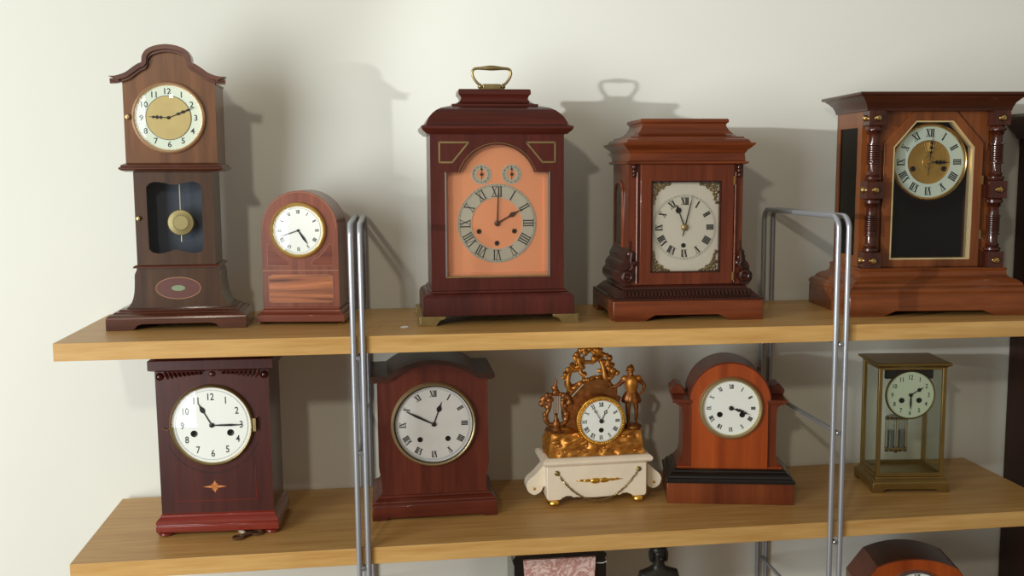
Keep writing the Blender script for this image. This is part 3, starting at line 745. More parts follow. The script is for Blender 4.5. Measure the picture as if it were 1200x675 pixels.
    hand(t, 'hour_hand', 0, cz, yd-.0035, 91, .039, 'fancy', 'iron', .0017)
    hand(t, 'minute_hand', 0, cz, yd-.0048, 5, .049, 'fancy', 'iron', .0011, tail=.026)
    MB().lathe([(.0042, 0), (.0042, -.005), (0, -.006)], (0, yd-.001, cz), 'y', 20).build('centre_boss', 'brass', t)
clock_columns()

# ------------------------------------------------------------------ clock 6: dark upright clock, lower left
def clock_burgundy():
    t = thing('mantel_clock', 'upright dark burgundy clock with white dial and small star inlay, leftmost on lower shelf', 'clock', .2215, .0975, -.0526, 1)
    D = .130
    for sx in (-1, 1):
        for y in (.012, D-.014):
            MB().lathe([(0, 0), (.010, .0004), (.0135, .003), (.013, .0062), (.009, .008)], (sx*.0905, y, 0), 'z', 20).build('bun_foot', 'w6x', t)
    MB().sweep(.1042, D, [(.003, .0065), (0, .0085), (0, .0190), (.0015, .0205), (.0015, .0215), (.0, .0225), (.0, .0255), (.0025, .0300), (.0065, .0335), (.0070, .0365), (.0095, .0385)]).build('plinth', 'w6x', t, ang=25, bevel=.0005)
    MB().box(-.0952, .0952, .0095, D-.012, .038, .291).build('case', 'w6', t)
    MB().sweep(.1040, D+.002, [(.0085, .2885), (.0025, .2905), (0, .2920), (0, .3075), (.0015, .3090), (.009, .3105), (.010, .3150), (.013, .3155)], y0=-.001).build('cornice', 'w6', t, ang=25)
    # carved frieze: volutes at the corners and leaf festoons
    f = MB()
    for s_ in (-1, 1):
        f.lathe([(0, -.005), (.0025, -.0045), (.003, -.002), (.0052, -.0045), (.0065, -.003), (.007, 0)], (s_*.0875, .0095, .2795), 'y', 20)
        for k in range(9):
            x = s_*(.079-.0072*k)
            f.tube([(x, .0085, .2880-.0004*k), (x-s_*.002, .0060, .2820+.0003*k), (x-s_*.006, .0088, .2745+.0012*k)], [.0018, .0026, .0010], 6)
        f.tube([(s_*.080, .009, .288), (s_*.050, .008, .2875), (s_*.012, .009, .2875)], .0014, 6)
    f.blob((0, .009, .283), (.006, .003, .005), .3, 120)
    f.build('carved_frieze', 'w6', t)
    rail_wire(t, [(-.0665, .0600), (.0665, .0600), (.0665, .120), ], 'panel_stringing', 'w6x', .0008, .0095, closed=False)
    rail_wire(t, [(-.0665, .120), (-.0665, .0600)], 'panel_stringing', 'w6x', .0008, .0095, closed=False)
    rail_wire(t, arc(-.0035, .190, .081, 200, 340, 30), 'recess_line', 'black', .0010, .0095, closed=False)
    st = MB(); cx, cz = -.0035, .0845
    for a, l, w in ((0, .020, .0022), (90, .0105, .0040), (180, .020, .0022), (270, .0105, .0040)):
        c, s_ = math.cos(math.radians(a)), math.sin(math.radians(a))
        pts = [(0, 0), (l*.35, -w), (l, 0), (l*.35, w)]
        st.prism([(cx+p[0]*c-p[1]*s_, cz+p[0]*s_+p[1]*c) for p in pts], .0090, .0096)
    for a in (45, 135, 225, 315):
        c, s_ = math.cos(math.radians(a)), math.sin(math.radians(a))
        st.prism([(cx+p[0]*c-p[1]*s_, cz+p[0]*s_+p[1]*c) for p in ((.0015, 0), (.004, -.0018), (.0075, 0), (.004, .0018))], .0090, .0096)
    st.build('star_inlay', 'inlayo', t)
    dial(t, -.0035, .1935, .0095, .0655, .0715, 'arabic', .0495, .0122, (331, .046, 'spade'), (90.5, .054, 'leaf'), [(-.0305, -.0145), (.0310, -.0140)], 'enamel', 'oldbrass', proj=.009, track=(.0605, .0615, .00016), hole_r=.0058, sx=.8, bulge=.006, cap=.0040, hw=.0018, holemat='iron')
    MB().box(.0665, .0725, .0, .0100, .182, .205).build('hinge', 'oldbrass', t, bevel=.0006)
    MB().tube([(-.074, .006, .1895), (-.079, .006, .1870), (-.084, .007, .1895), (-.088, .0085, .1890)], .0009, 6).build('bezel_catch', 'oldbrass', t)
clock_burgundy()
# winding key
def key():
    t = thing('winding_key', 'small butterfly winding key lying in front of the dark burgundy clock', 'key', .268, .088, 0, 1)
    M = Matrix.Rotation(-.5, 4, 'Z')
    MB().tube([(-.012, .022, .0035), (.002, .0, .0035)], .0032, 12).build('shaft', 'silver', t)
    w = MB()
    for s_, c in ((1, (.021, .004)), (-1, (-.008, -.014))):
        pts = [(c[0]+.0105*math.cos(a)*(.9), c[1]+.0058*math.sin(a), .0035+.001*math.sin(a)) for a in [2*PI*i/18 for i in range(18)]]
        w.tube(pts, .0022, 8, closed=True)
    w.tube([(-.002, -.008, .004), (.004, -.004, .005), (.013, .002, .004)], [.003, .0045, .003], 8)
    w.build('wings', 'bronzehand', t)
key()

# ------------------------------------------------------------------ clock 7: break-arch clock
def clock_breakarch():
    t = thing('mantel_clock', 'oxblood break arch clock with silvery Roman dial standing right behind the left steel rods', 'clock', .5985, .1261, .0065, 1)
    D = .150
    foot = [(-.1125, 0), (-.090, 0), (-.083, .0035), (.083, .0035), (.090, 0), (.1115, 0), (.1115, .0265), (-.1125, .0265)]
    MB().prism(foot, 0, .014).box(-.1125, -.1, .014, D, 0, .0265).box(.1, .1115, .014, D, 0, .0265).box(-.1, .1, D-.01, D, .004, .0265).build('base_board', 'w7x', t, bevel=.001)
    MB().sweep(.112, D, [(.0, .0262), (.0005, .029), (.003, .0310), (.0040, .0335), (.0085, .0370), (.0120, .0385), (.0125, .0410), (.0150, .0435)]).build('base_moulding', 'w7x', t, ang=25)
    side = smooth([(-.0965, .043), (-.0935, .052), (-.0955, .075), (-.0985, .092), (-.0990, .12), (-.0985, .250)], 4)
    half = side+[(-.0985, .256), (-.078, .256)]+smooth([(-.078, .258), (-.062, .2685), (-.042, .2770), (-.020, .2820), (0, .2835)], 4)
    MB().prism(mirror(half), .013, D-.012).build('case', 'w7', t, ang=25)
    half = [(-.1105, .2540), (-.1105, .2620), (-.0800, .2625)]+smooth([(-.0790, .2640), (-.064, .2740), (-.043, .2825), (-.020, .2875), (0, .2890)], 5)
    full = mirror(half)
    low = [(-.1040, .2520)]+[(-.0770, .2545)]+smooth([(-.0765, .2555), (-.061, .2655), (-.041, .2745), (-.019, .2795), (0, .2810)], 5)
    lowf = mirror(low)
    MB().prism(full+list(reversed(lowf)), .0005, D).build('arched_cornice', 'w7t', t, ang=25)
    rim = MB(); 
    rim.prism([(p[0]*.975, p[1]-.004) for p in full]+list(reversed([(p[0]*.975, p[1]-.002) for p in lowf])), .004, .013)
    rim.build('cornice_bead', 'w7', t, ang=25)
    bezel_y = .0130
    dial(t, .0005, .1708, .0130, .0700, .0765, 'roman', .0555, .0115, (20, .044, 'spade'), (297, .058, 'leaf'), [(-.0250, -.0275), (.0250, -.0275)], 'silver7', 'lightbrass', proj=.011, bold=1.25, track=(.0640, .0655, .00018), hole_r=.0048, bulge=.006, cap=.0042, hw=.0020, holemat='iron')
    MB().lathe([(.0702, -.001), (.0688, -.0065), (.0702, -.0065)], (.0005, .0130, .1708), 'y', 64, closed=True).build('inner_rim', 'iron', t)
MAT['silver7'] = plain('aged_silvered_dial', (214, 212, 206), .4, .15, noise_amt=.05, nscale=18)
clock_breakarch()

# ------------------------------------------------------------------ clock 8: gilt figure clock on alabaster
def skin_figure(name, joints, bones, parent, mat, root=0, sub=2):
    me = bpy.data.meshes.new(name); me.from_pydata([j[0] for j in joints], bones, []); me.materials.append(MAT[mat])
    o = bpy.data.objects.new(name, me); COL.objects.link(o); o.parent = parent
    me.polygons.foreach_set('use_smooth', [True]*len(me.polygons))
    sk = o.modifiers.new('skin', 'SKIN'); sk.use_smooth_shade = True
    if not me.skin_vertices: me.skin_vertices.new() if hasattr(me.skin_vertices, 'new') else None
    lay = me.skin_vertices[0].data
    for i, j in enumerate(joints):
        r = j[1]; lay[i].radius = (r, r) if not isinstance(r, tuple) else r; lay[i].use_root = (i == root)
    sb = o.modifiers.new('sub', 'SUBSURF'); sb.levels = sub; sb.render_levels = sub
    return o
def clock_figure():
    t = thing('figural_clock', 'gilt clock with standing soldier figure and lyre on a white alabaster plinth', 'clock', .8990, .1480, .0248, 1)
    D = .086
    for sx in (-.0795, .0810):
        for y in (.012, D-.016):
            MB().lathe([(0, -.0), (.0012, 0), (.0014, .003), (.0105, .0045), (.0125, .0075), (.0115, .0105), (.006, .013)], (sx, y, 0), 'z', 24).build('gilt_foot', 'gold', t)
    half = [(-.0935, .0780), (-.0935, .0165), (-.0900, .0125), (-.0680, .0125), (-.0640, .0160), (-.0560, .0195), (-.0480, .0190), (-.0420, .0155), (-.0380, .0165), (-.0200, .0145), (0, .0140)]
    full = half+[(-p[0]+.003, p[1]) for p in reversed(half[:-1])]
    MB().prism(full, .006, D-.006).build('alabaster_plinth', 'alab', t, bevel=.0015)
    MB().sweep(.1035, D+.006, [(.010, .0765), (.006, .0780), (.0015, .0815), (0, .0840), (0, .0885), (.003, .0915), (.009, .0945)], y0=-.004, cx=.002).build('alabaster_slab', 'alab', t, ang=30)
    for s_ in (-1, 1):
        q = smooth([(-.0920, .077), (-.1010, .0700), (-.1120, .0580), (-.1240, .0480), (-.1290, .0370), (-.1250, .0250), (-.1140, .0190), (-.1030, .0240), (-.0975, .0330), (-.0930, .0350)], 5)
        q = [((p[0]+.001) if s_ < 0 else -(p[0])+.002, p[1]) for p in q]
        if s_ < 0: q = q[::-1]
        w = MB().prism(q, .026, .056).build('scroll_bracket', 'alab', t, bevel=.0015)
        MB().lathe([(.0028, 0), (.0022, -.002), (0, -.0028)], (s_*.1150+.001, .0260, .0310), 'y', 14).build('gilt_stud', 'gold', w)
        MB().lathe([(.0050, 0), (.0048, -.002), (.0030, -.0035), (.0022, -.002), (0, -.003)], (s_*.0775+.003, .006, .0645), 'y', 16).build('gilt_rosette', 'oldbrass', t)
    n = 40; mb = MB()
    ch = [(-.0745+.155*i/n, .0035+.0012*math.sin(i*2.6), .0095+.055*abs(2*i/n-1)**2.1) for i in range(n+1)]
    for i in range(n): 
        a, b = Vector(ch[i]), Vector(ch[i+1]); mb.tube([a, (a+b)/2, b], [.0010, .0019, .0010], 6)
    mb.build('gilt_chain', 'oldbrass', t)
    o = MB(); z = .0470
    for s_ in (-1, 1):
        o.blob((.006+s_*.008, .0045, z), (.009, .003, .0050), .3, 150, 1)
        o.blob((.006+s_*.022, .0050, z+.0005), (.008, .002, .0026), .3, 150, 2)
        o.blob((.006+s_*.034, .0055, z+.001), (.006, .0016, .0024), .4, 150, 3)
        o.tube([(.006, .005, z), (.006+s_*.044, .0055, z+.0005)], [.002, .0006], 6)
    o.build('gilt_mount', 'gold', t)
    # rocky gilt base
    rk = MB(); NX, NY, NZ = 44, 18, 14
    def rock(u, v, w_):
        x = -.0905+.182*u; y = .002+.070*v; zz = .0943+.044*w_
        tp = 1-.07*w_
        x = x*tp; y = .037+(y-.037)*(1-.16*w_)
        k = noise.noise(Vector((x*55, y*55, zz*75)))*.0085+noise.noise(Vector((x*130, y*130, zz*150)))*.0042
        return x, y, zz, k
    def patch(f, n1, n2):
        vs = []; fs = []
        for i in range(n1+1):
            for j in range(n2+1): vs.append(f(i/n1, j/n2))
        for i in range(n1):
            for j in range(n2):
                a = i*(n2+1)+j; fs.append((a, a+n2+1, a+n2+2, a+1))
        rk.add(vs, fs)
    e = lambda u: min(1, 12*min(u, 1-u)+.0)
    def front(u, w_): x, y, z_, k = rock(u, 0, w_); return (x, y-k*e(u)*e(w_)-.002*math.sin(w_*PI)*e(u), z_)
    def back(u, w_): x, y, z_, k = rock(1-u, 1, w_); return (x, y+k*e(u)*e(w_), z_)
    def left(v, w_): x, y, z_, k = rock(0, 1-v, w_); return (x-k*e(v)*e(w_), y, z_)
    def right(v, w_): x, y, z_, k = rock(1, v, w_); return (x+k*e(v)*e(w_), y, z_)
    def topf(u, v): x, y, z_, k = rock(u, v, 1); return (x, y, z_+k*1.2*e(u)*e(v))
    patch(front, NX, NZ); patch(back, NX, NZ); patch(left, NY, NZ); patch(right, NY, NZ); patch(topf, NX, NY)
    rk.box(-.088, .088, .004, .070, .0943, .096)
    for k in range(36):
        x = -.082+.164*rnd.random(); z_ = .100+.034*rnd.random()
        rk.blob((x, .0035+.003*(z_-.1)/.034, z_), (.003+.006*rnd.random(), .0028, .002+.0028*rnd.random()), .5, 120, k, 10)
    rk.build('rockwork_base', 'ormolu', t, ang=70)
    # central mound carrying the drum
    md = MB()
    outl = [(-.048, .136), (-.056, .165), (-.050, .196), (-.040, .212), (-.030, .220), (-.006, .230), (.012, .233), (.030, .226), (.042, .212), (.050, .190), (.058, .160), (.062, .136)]
    md.prism(smooth(outl, 4), .030, .058)
    md.build('drum_mound', 'ormolud', t, ang=60, bevel=.004)
    fol = MB()
    for k in range(46):
        a = k/45; p = smooth(outl[2:10], 8); q = p[int(a*(len(p)-1))]
        fol.blob((q[0]*.97+.002*rnd.random(), .034+.016*rnd.random(), q[1]-.004+.006*rnd.random()), (.004+.004*rnd.random(), .004, .0035+.002*rnd.random()), .5, 130, k, 10)
    fol.build('mound_foliage', 'ormolu', t, ang=70)
    MB().lathe([(.0455, 0), (.0455, .032)], (.0077, .0015, .1608), 'y', 48).build('clock_drum', 'ormolud', t)
    dial(t, .0077, .1608, .0005, .0390, None, 'roman', .0310, .0078, (26, .0245, 'moon'), (329, .029, 'moon'), [(0, -.0170)], 'enamel', bold=1.1, track=(.0375, .0385, .00015), hole_r=.0044, glass=True, cap=.0038, hw=.0014, nummat='iron', holemat='iron')
    bz = MB().lathe([(.0388, 0), (.0392, -.005), (.0400, -.006), (.0405, -.0035), (.0435, -.0035), (.0458, -.0025), (.0462, .002)], (.0077, .0015, .1608), 'y', 72, cap=False)
    for k in range(64):
        a = 2*PI*k/64; bz.blob((.0077+.0420*math.cos(a), -.0025, .1608+.0420*math.sin(a)), .0018, n=8)
    bz.build('beaded_bezel', 'gold', t, ang=60)
    # tree with leafy branches above the mound
    br = MB()
    B = [([(.028, .215), (.024, .235), (.022, .252), (.016, .268), (.006, .280)], .0046), ([(.022, .252), (.030, .262), (.031, .272)], .003),
         ([(-.040, .205), (-.046, .222), (-.045, .240), (-.036, .252), (-.022, .258), (-.010, .264), (.004, .262)], .0042),
         ([(-.020, .256), (-.026, .268), (-.024, .282), (-.014, .290), (0, .296)], .0038), ([(-.034, .252), (-.040, .262)], .003),
         ([(-.012, .238), (-.022, .246), (-.018, .258)], .004), ([(.006, .280), (-.004, .290), (.000, .298)], .0038), ([(.024, .235), (.036, .232), (.042, .244)], .0030), ([(.036, .232), (.046, .240)], .0026)]
    for pts, r in B:
        q = smooth([(x, .040+.004*math.sin(i*2.+x*99), z_) for i, (x, z_) in enumerate(pts)], 5)
        br.tube(q, [1.25*r*(1-.4*i/len(q)) for i in range(len(q))], 8)
    LV = [(-.022, .286), (-.028, .280), (-.030, .272), (-.022, .270), (-.010, .292), (.004, .296), (.014, .284), (.020, .278), (.028, .276), (.016, .268), (.006, .270), (-.044, .250), (-.050, .243), (-.036, .258), (-.052, .236), (-.028, .260), (.030, .262), (.034, .268), (.040, .246), (.048, .242), (.032, .250), (-.046, .224), (.020, .246), (.028, .240), (-.018, .252), (.008, .287), (-.004, .286), (-.012, .282), (.024, .262), (-.030, .252), (-.046, .232), (-.016, .240), (.036, .256)]
    for k, (x, z_) in enumerate(LV):
        br.blob((x, .038+.006*rnd.random(), z_), (.0048+.0034*rnd.random(), .0042, .0044+.0038*rnd.random()), .7, 150, k, 10)
    br.build('leafy_tree', 'ormolu', t, ang=70)
    MB().tube([(-.043, .020, .204), (-.020, .024, .226)], .0008, 6).build('gilt_wire', 'silver', t)
    # lyre group on the left
    ly = MB(); cx = -.0705; yl = .030
    for s_ in (-1, 1):
        q = smooth([(cx+s_*.003, yl, .150), (cx+s_*.016, yl, .153), (cx+s_*.0205, yl, .166), (cx+s_*.014, yl, .180), (cx+s_*.012, yl, .192), (cx+s_*.020, yl, .203), (cx+s_*.0255, yl, .196), (cx+s_*.0215, yl, .188)], 5)
        ly.tube(q, [.0040]*len(q), 8)
        for k, (dx, z_) in enumerate(((.0235, .200), (.0165, .205), (.0125, .198), (.016, .184), (.020, .170), (.0255, .192), (.019, .160))):
            ly.blob((cx+s_*dx, yl, z_), (.0060, .0046, .0060), .6, 150, k, 10)
    ly.blob((cx, yl, .2110), (.0085, .0055, .0070), .4, 120, 3).blob((cx-.002, yl, .2200), (.006, .0045, .0055), .4, 120, 4)
    ly.tube([(cx-.002, yl, .224), (cx+.0010, yl, .231), (cx-.0010, yl, .2385)], [.0034, .0024, .0006], 8)
    ly.blob((cx-.010, yl, .2070), (.0055, .004, .004), .4, 120, 5).blob((cx+.009, yl, .2075), (.0055, .004, .004), .4, 120, 6)
    ly.lathe([(.0120, .138), (.0095, .143), (.0060, .147), (.0080, .152), (.0050, .158), (.0025, .166), (.0038, .170), (0, .173)], (cx, yl, 0), 'z', 18)
    for k in range(4): ly.tube([(cx-.0045+.003*k, yl, .170), (cx-.0045+.003*k, yl, .206)], .0005, 5)
    ly.box(cx-.018, cx+.018, yl-.012, yl+.014, .136, .1405)
    ly.build('lyre', 'ormolud', t, ang=60)
    # soldier
    fx, fy_, fz = .0735, .030, .1405
    MB().blob((fx, fy_, .1395), (.018, .016, .0085), .25, 60, 3, 20).build('figure_rock', 'ormolud', t, ang=70)
    s_ = .1130
    def J(x, y, z_, r): return ((fx+x*s_, fy_+y*s_, .1425+z_*s_), r*s_)
    joints = [J(0, 0, .50, .085), J(0, 0, .60, .075), J(-.005, 0, .70, .092), J(-.01, -.01, .785, .085), J(-.018, -.01, .845, .040), J(-.03, -.025, .905, .060), J(-.03, -.025, .96, .050),
              J(-.06, -.01, .44, .058), J(-.075, -.045, .26, .040), J(-.055, -.01, .05, .026), J(-.075, -.07, .012, .026),
              J(.065, 0, .44, .058), J(.085, 0, .26, .040), J(.08, .02, .05, .026), J(.105, -.04, .012, .026),
              J(-.13, -.01, .775, .048), J(-.235, -.03, .69, .036), J(-.345, -.03, .655, .024), J(-.385, -.03, .665, .020),
              J(.115, 0, .775, .048), J(.235, .02, .655, .035), J(.155, -.03, .545, .024), J(.120, -.05, .525, .020)]
    bones = [(0, 1), (1, 2), (2, 3), (3, 4), (4, 5), (5, 6), (0, 7), (7, 8), (8, 9), (9, 10), (0, 11), (11, 12), (12, 13), (13, 14), (3, 15), (15, 16), (16, 17), (17, 18), (3, 19), (19, 20), (20, 21), (21, 22)]
    fg = skin_figure('soldier_figure', joints, bones, t, 'ormolud')
    # fingers, face, helmet, tunic
    fc = MB()
    hx, hy, hz = fx-.03*s_, fy_-.025*s_, .1425+.915*s_
    fc.blob((hx, hy-.006, hz+.0005), (.0014, .0022, .0022), n=8)
    fc.blob((hx-.0025, hy-.0052, hz+.0025), (.0012, .0009, .0008), n=8).blob((hx+.0025, hy-.0052, hz+.0025), (.0012, .0009, .0008), n=8)
    fc.blob((hx, hy-.0045, hz-.0045), (.0034, .0028, .0045), .3, 300, 2, 10)
    fc.build('face_and_beard', 'ormolud', fg)
    hm = MB().blob((hx+.0005, hy+.0012, hz+.0052), (.0074, .0082, .0056), n=18)
    hm.tube([(hx-.004, hy-.0060, hz+.006), (hx-.001, hy-.003, hz+.0095), (hx+.0025, hy+.003, hz+.0105), (hx+.0060, hy+.006, hz+.0070), (hx+.0075, hy+.0070, hz+.001)], [.001, .0022, .0028, .0026, .0012], 8)
    hm.lathe([(.0078, .0022), (.0094, .0015), (.0078, .0028)], (hx+.0005, hy+.001, hz), 'z', 20)
    hm.build('helmet', 'ormolu', fg)
    cu = MB().lathe([(.0095, .0), (.0112, .006), (.0130, .014), (.0128, .022), (.0104, .029), (.004, .0325)], (fx-.0005, fy_-.0006, .1425+.565*s_), 'z', 24)
    for q in (-1, 1): cu.blob((fx-.0005+q*.0125, fy_, .1425+.795*s_), (.0072, .0066, .0056), .15, 100, q, 12)
    cu.build('breastplate', 'ormolu', fg, ang=50)
    sk = MB(); n = 30; prof = [(.0105, .570), (.0140, .520), (.0172, .460), (.0176, .405), (.0160, .385), (.012, .41)]
    vs = []; fs = []
    for r, z_ in prof:
        for i in range(n):
            a = 2*PI*i/n; rr = r*(1+.09*math.sin(a*9)); vs.append((fx+rr*math.cos(a), fy_+rr*.82*math.sin(a), .1425+z_*s_))
    for j in range(len(prof)-1):
        for i in range(n): fs.append((j*n+i, j*n+(i+1) % n, (j+1)*n+(i+1) % n, (j+1)*n+i))
    sk.add(vs, fs); sk.build('tunic_skirt', 'ormolud', fg, ang=60)
    fn = MB()
    for (bx, by, bz_, sx) in ((fx-.385*s_, fy_-.03*s_, .1425+.665*s_, -1),):
        for k in range(4):
            fn.tube([(bx, by-.0012+.0009*k, bz_+.0006), (bx-.0026, by-.0013+.0010*k, bz_+.0003), (bx-.0040-.0003*(k % 2), by-.0012+.0009*k, bz_-.0012)], [.0007, .0006, .0005], 6)
        fn.tube([(bx+.0008, by-.0014, bz_), (bx-.0006, by-.0030, bz_+.0012)], [.0008, .0006], 6)
    fn.build('fingers', 'ormolud', fg)
clock_figure()

# ------------------------------------------------------------------ clock 9: four-glass brass clock
def clock_fourglass():
    t = thing('four_glass_clock', 'brass framed clock with four glass sides and mercury pendulum, right end of the lower shelf', 'clock', 1.5053, .1276, -.1343, 1)
    D = .112; W = .0705
    b = MB()
    foot = [(-W-.002, 0), (-.054, 0), (-.051, .004), (-.046, .0065), (.046, .0065), (.051, .004), (.054, 0), (W+.002, 0), (W+.002, .018), (-W-.002, .018)]
    b.prism(foot, 0, .008); b.prism(foot, D-.008, D)
    for s_ in (-1, 1):
        x0, x1 = sorted((s_*(W+.002), s_*(W-.006)))
        b.box(x0, x1, .008, .022, 0, .018).box(x0, x1, .022, D-.022, .0065, .018).box(x0, x1, D-.022, D-.008, 0, .018)
    b.sweep(W+.002, D, [(0, .0180), (.0015, .0205), (.004, .0220), (.0055, .0245), (.0075, .0250), (.0075, .0280), (.0100, .0300)])
    b.build('brass_base', 'casebrass', t, ang=30, bevel=.0006)
    P = .0072; w = .0640; y0 = .009; y1 = D-.009
    c = MB()
    for x in (-w, w-P):
        for y in (y0, y1-P): c.box(x, x+P, y, y+P, .0295, .2410)
    for z0, z1 in ((.0295, .0360), (.2370, .2430)):
        c.box(-w+P, w-P, y0+.001, y0+.006, z0, z1).box(-w+P, w-P, y1-.006, y1-.001, z0, z1)
        c.box(-w+.001, -w+.006, y0+P, y1-P, z0, z1).box(w-.006, w-.001, y0+P, y1-P, z0, z1)
    c.build('brass_frame', 'casebrass', t, bevel=.0005)
    MB().sweep(.0705, D, [(.0070, .2415), (.0055, .2430), (.0040, .2440), (.0005, .2460), (0, .2478), (.0003, .2500), (.002, .2510)]).build('brass_top', 'casebrass', t, ang=30)
    MB().box(-w+P-.001, w-P+.001, y0+.0025, y0+.0045, .0355, .2375).build('front_glass', 'cglass', t)
    MB().box(-w+P-.001, w-P+.001, y1-.0045, y1-.0025, .0355, .2375).build('back_glass', 'cglass', t)
    for x in (-w+.0025, w-.0045): MB().box(x, x+.002, y0+P-.001, y1-P+.001, .0355, .2375).build('side_glass', 'cglass', t)
    # dial and movement
    cz = .1870; yd = .0180
    dial(t, -.001, cz, yd, .0440, .0475, 'arabic', .0345, .0088, (59, .0285, 'spade'), (180, .0285, 'leaf'), [(-.0165, -.0105), (.0165, -.0105)], 'cream', 'casebrass', proj=.0045, hole_r=.0052, sx=.8, cap=.0034, glass=False, hw=.0017, holemat='iron')
    MB().lathe([(.0455, 0), (.0455, .006), (0, .006)], (-.001, yd, cz), 'y', 48).box(-.024, .022, yd+.005, yd+.040, cz-.018, cz+.022).lathe([(.006, .04), (.026, .042), (.026, .046), (0, .046)], (-.001, yd, cz), 'y', 32).build('movement', 'casebrass', t)
    MB().box(-.046, .044, yd+.006, yd+.014, cz+.030, .2415).build('movement_bracket', 'void', t)
    # mercury pendulum
    yp = .074; px = -.004
    p = MB().box(px-.021, px+.021, yp-.005, yp+.005, .0660, .0690).box(px-.021, px+.021, yp-.005, yp+.005, .1250, .1275)
    p.tube([(px, yp, .1275), (px, yp, .160)], .0012, 8).lathe([(.003, .058), (.004, .062), (.002, .066)], (px, yp, 0), 'z', 12)
    for x in (-.021, 0, .021): p.tube([(px+x, yp, .068), (px+x, yp, .126)], .0012, 8)
    for k in range(5):
        p.lathe([(.0035, 0), (.0045, .002), (.003, .004)], (px-.018+.009*k, yp, .0605), 'z', 10).lathe([(.003, 0), (.0042, .002), (.002, .0055)], (px-.018+.009*k, yp, .1275), 'z', 10)
    pp = p.build('mercury_pendulum', 'oldbrass', t)
    for x in (-.0105, .0105):
        v = MB().lathe([(.0065, .069), (.0065, .104), (0, .104)], (px+x, yp, 0), 'z', 18).build('mercury_vial', 'pendglass', pp)
        MB().lathe([(.0074, .0690), (.0074, .124)], (px+x, yp, 0), 'z', 18).build('vial_glass', 'cglass', pp)
    for k in range(2): MB().lathe([(.0100, 0), (.0115, .001), (.0100, .002)], (px-.010+.012*k, .060, .135), 'z', 20).build('suspension_coil', 'silver', pp)
clock_fourglass()

# ------------------------------------------------------------------ clock 10: orange arched clock
def clock_orange_arch():
    t = thing('mantel_clock', 'orange brown round topped clock with black moulding and concave side pillars on lower shelf', 'clock', 1.1440, .1171, -.2074, 1)
    D = .128
    MB().box(-.1160, .1155, 0, D, 0, .0405).build('base_block', 'w10x', t, bevel=.0012)
    MB().sweep(.1165, D+.004, [(-.001, .0400), (-.001, .0450), (.001, .0475), (.0040, .0485), (.0050, .0520), (.0085, .0560), (.0125, .0580), (.0130, .0605), (.0160, .0625)], y0=-.002).build('black_moulding', 'black', t, ang=25)
    out = [(-.0700, .062), (-.0700, .186)]+arc(.001, .1885, .0735, 179, 1, 44)+[(.0700, .186), (.0700, .062)]
    MB().prism(out, .0205, D-.012).build('arched_case', 'w10', t, ang=20)
    MB().prism([(-.0735, .1865)]+arc(.001, .1885, .0760, 180, 0, 44)+[(.0755, .1865)]+arc(.001, .1885, .0700, 0, 180, 44), .0240, D-.008).build('arched_rim', 'w12', t, ang=20)
    for s_ in (-1, 1):
        q = smooth([(.0680, .0625), (.0960, .0625), (.0955, .0680), (.0890, .0760), (.0865, .090), (.0860, .130), (.0865, .165), (.0895, .178), (.0960, .1840)], 4)+[(.0680, .1840)]
        q = [(s_*p[0], p[1]) for p in q]
        if s_ < 0: q = q[::-1]
        MB().prism(q, .0260, D-.018).build('side_pillar', 'w10d', t, ang=30)
        m = MB().box(*sorted((s_*.0690, s_*.0990)), .0230, D-.014, .1830, .1865).box(*sorted((s_*.0680, s_*.1050)), .0200, D-.012, .1865, .1930)
        q = [(s_*.1060, .1930), (s_*.1080, .2030), (s_*.0960, .2140), (s_*.0860, .2100), (s_*.0760, .1930)]
        if s_ > 0: pass
        m.prism(q if s_ > 0 else q, D-.060, D-.012)
        m.build('pillar_cap', 'w10d', t, bevel=.001)
        MB().box(*sorted((s_*.0685, s_*.0970)), .0225, .0260, .0625, .0655).build('pillar_foot', 'w10', t)
    MB().tube([(.055, .070, .235), (.058, .068, .2465), (.062, .07, .2450), (.060, .072, .240)], .0016, 6).build('brass_hook', 'oldbrass', t)
    dial(t, .0018, .1782, .0205, .0510, .0592, 'roman', .0405, .0078, (104, .030, 'fancy'), (109, .039, 'fancy'), [(-.0205, -.0125), (.0205, -.0125)], 'enamel', 'lightbrass', proj=.010, bold=1.35, hole_r=.0052, bulge=.005, cap=.0042, hw=.0012, holemat='iron')
clock_orange_arch()

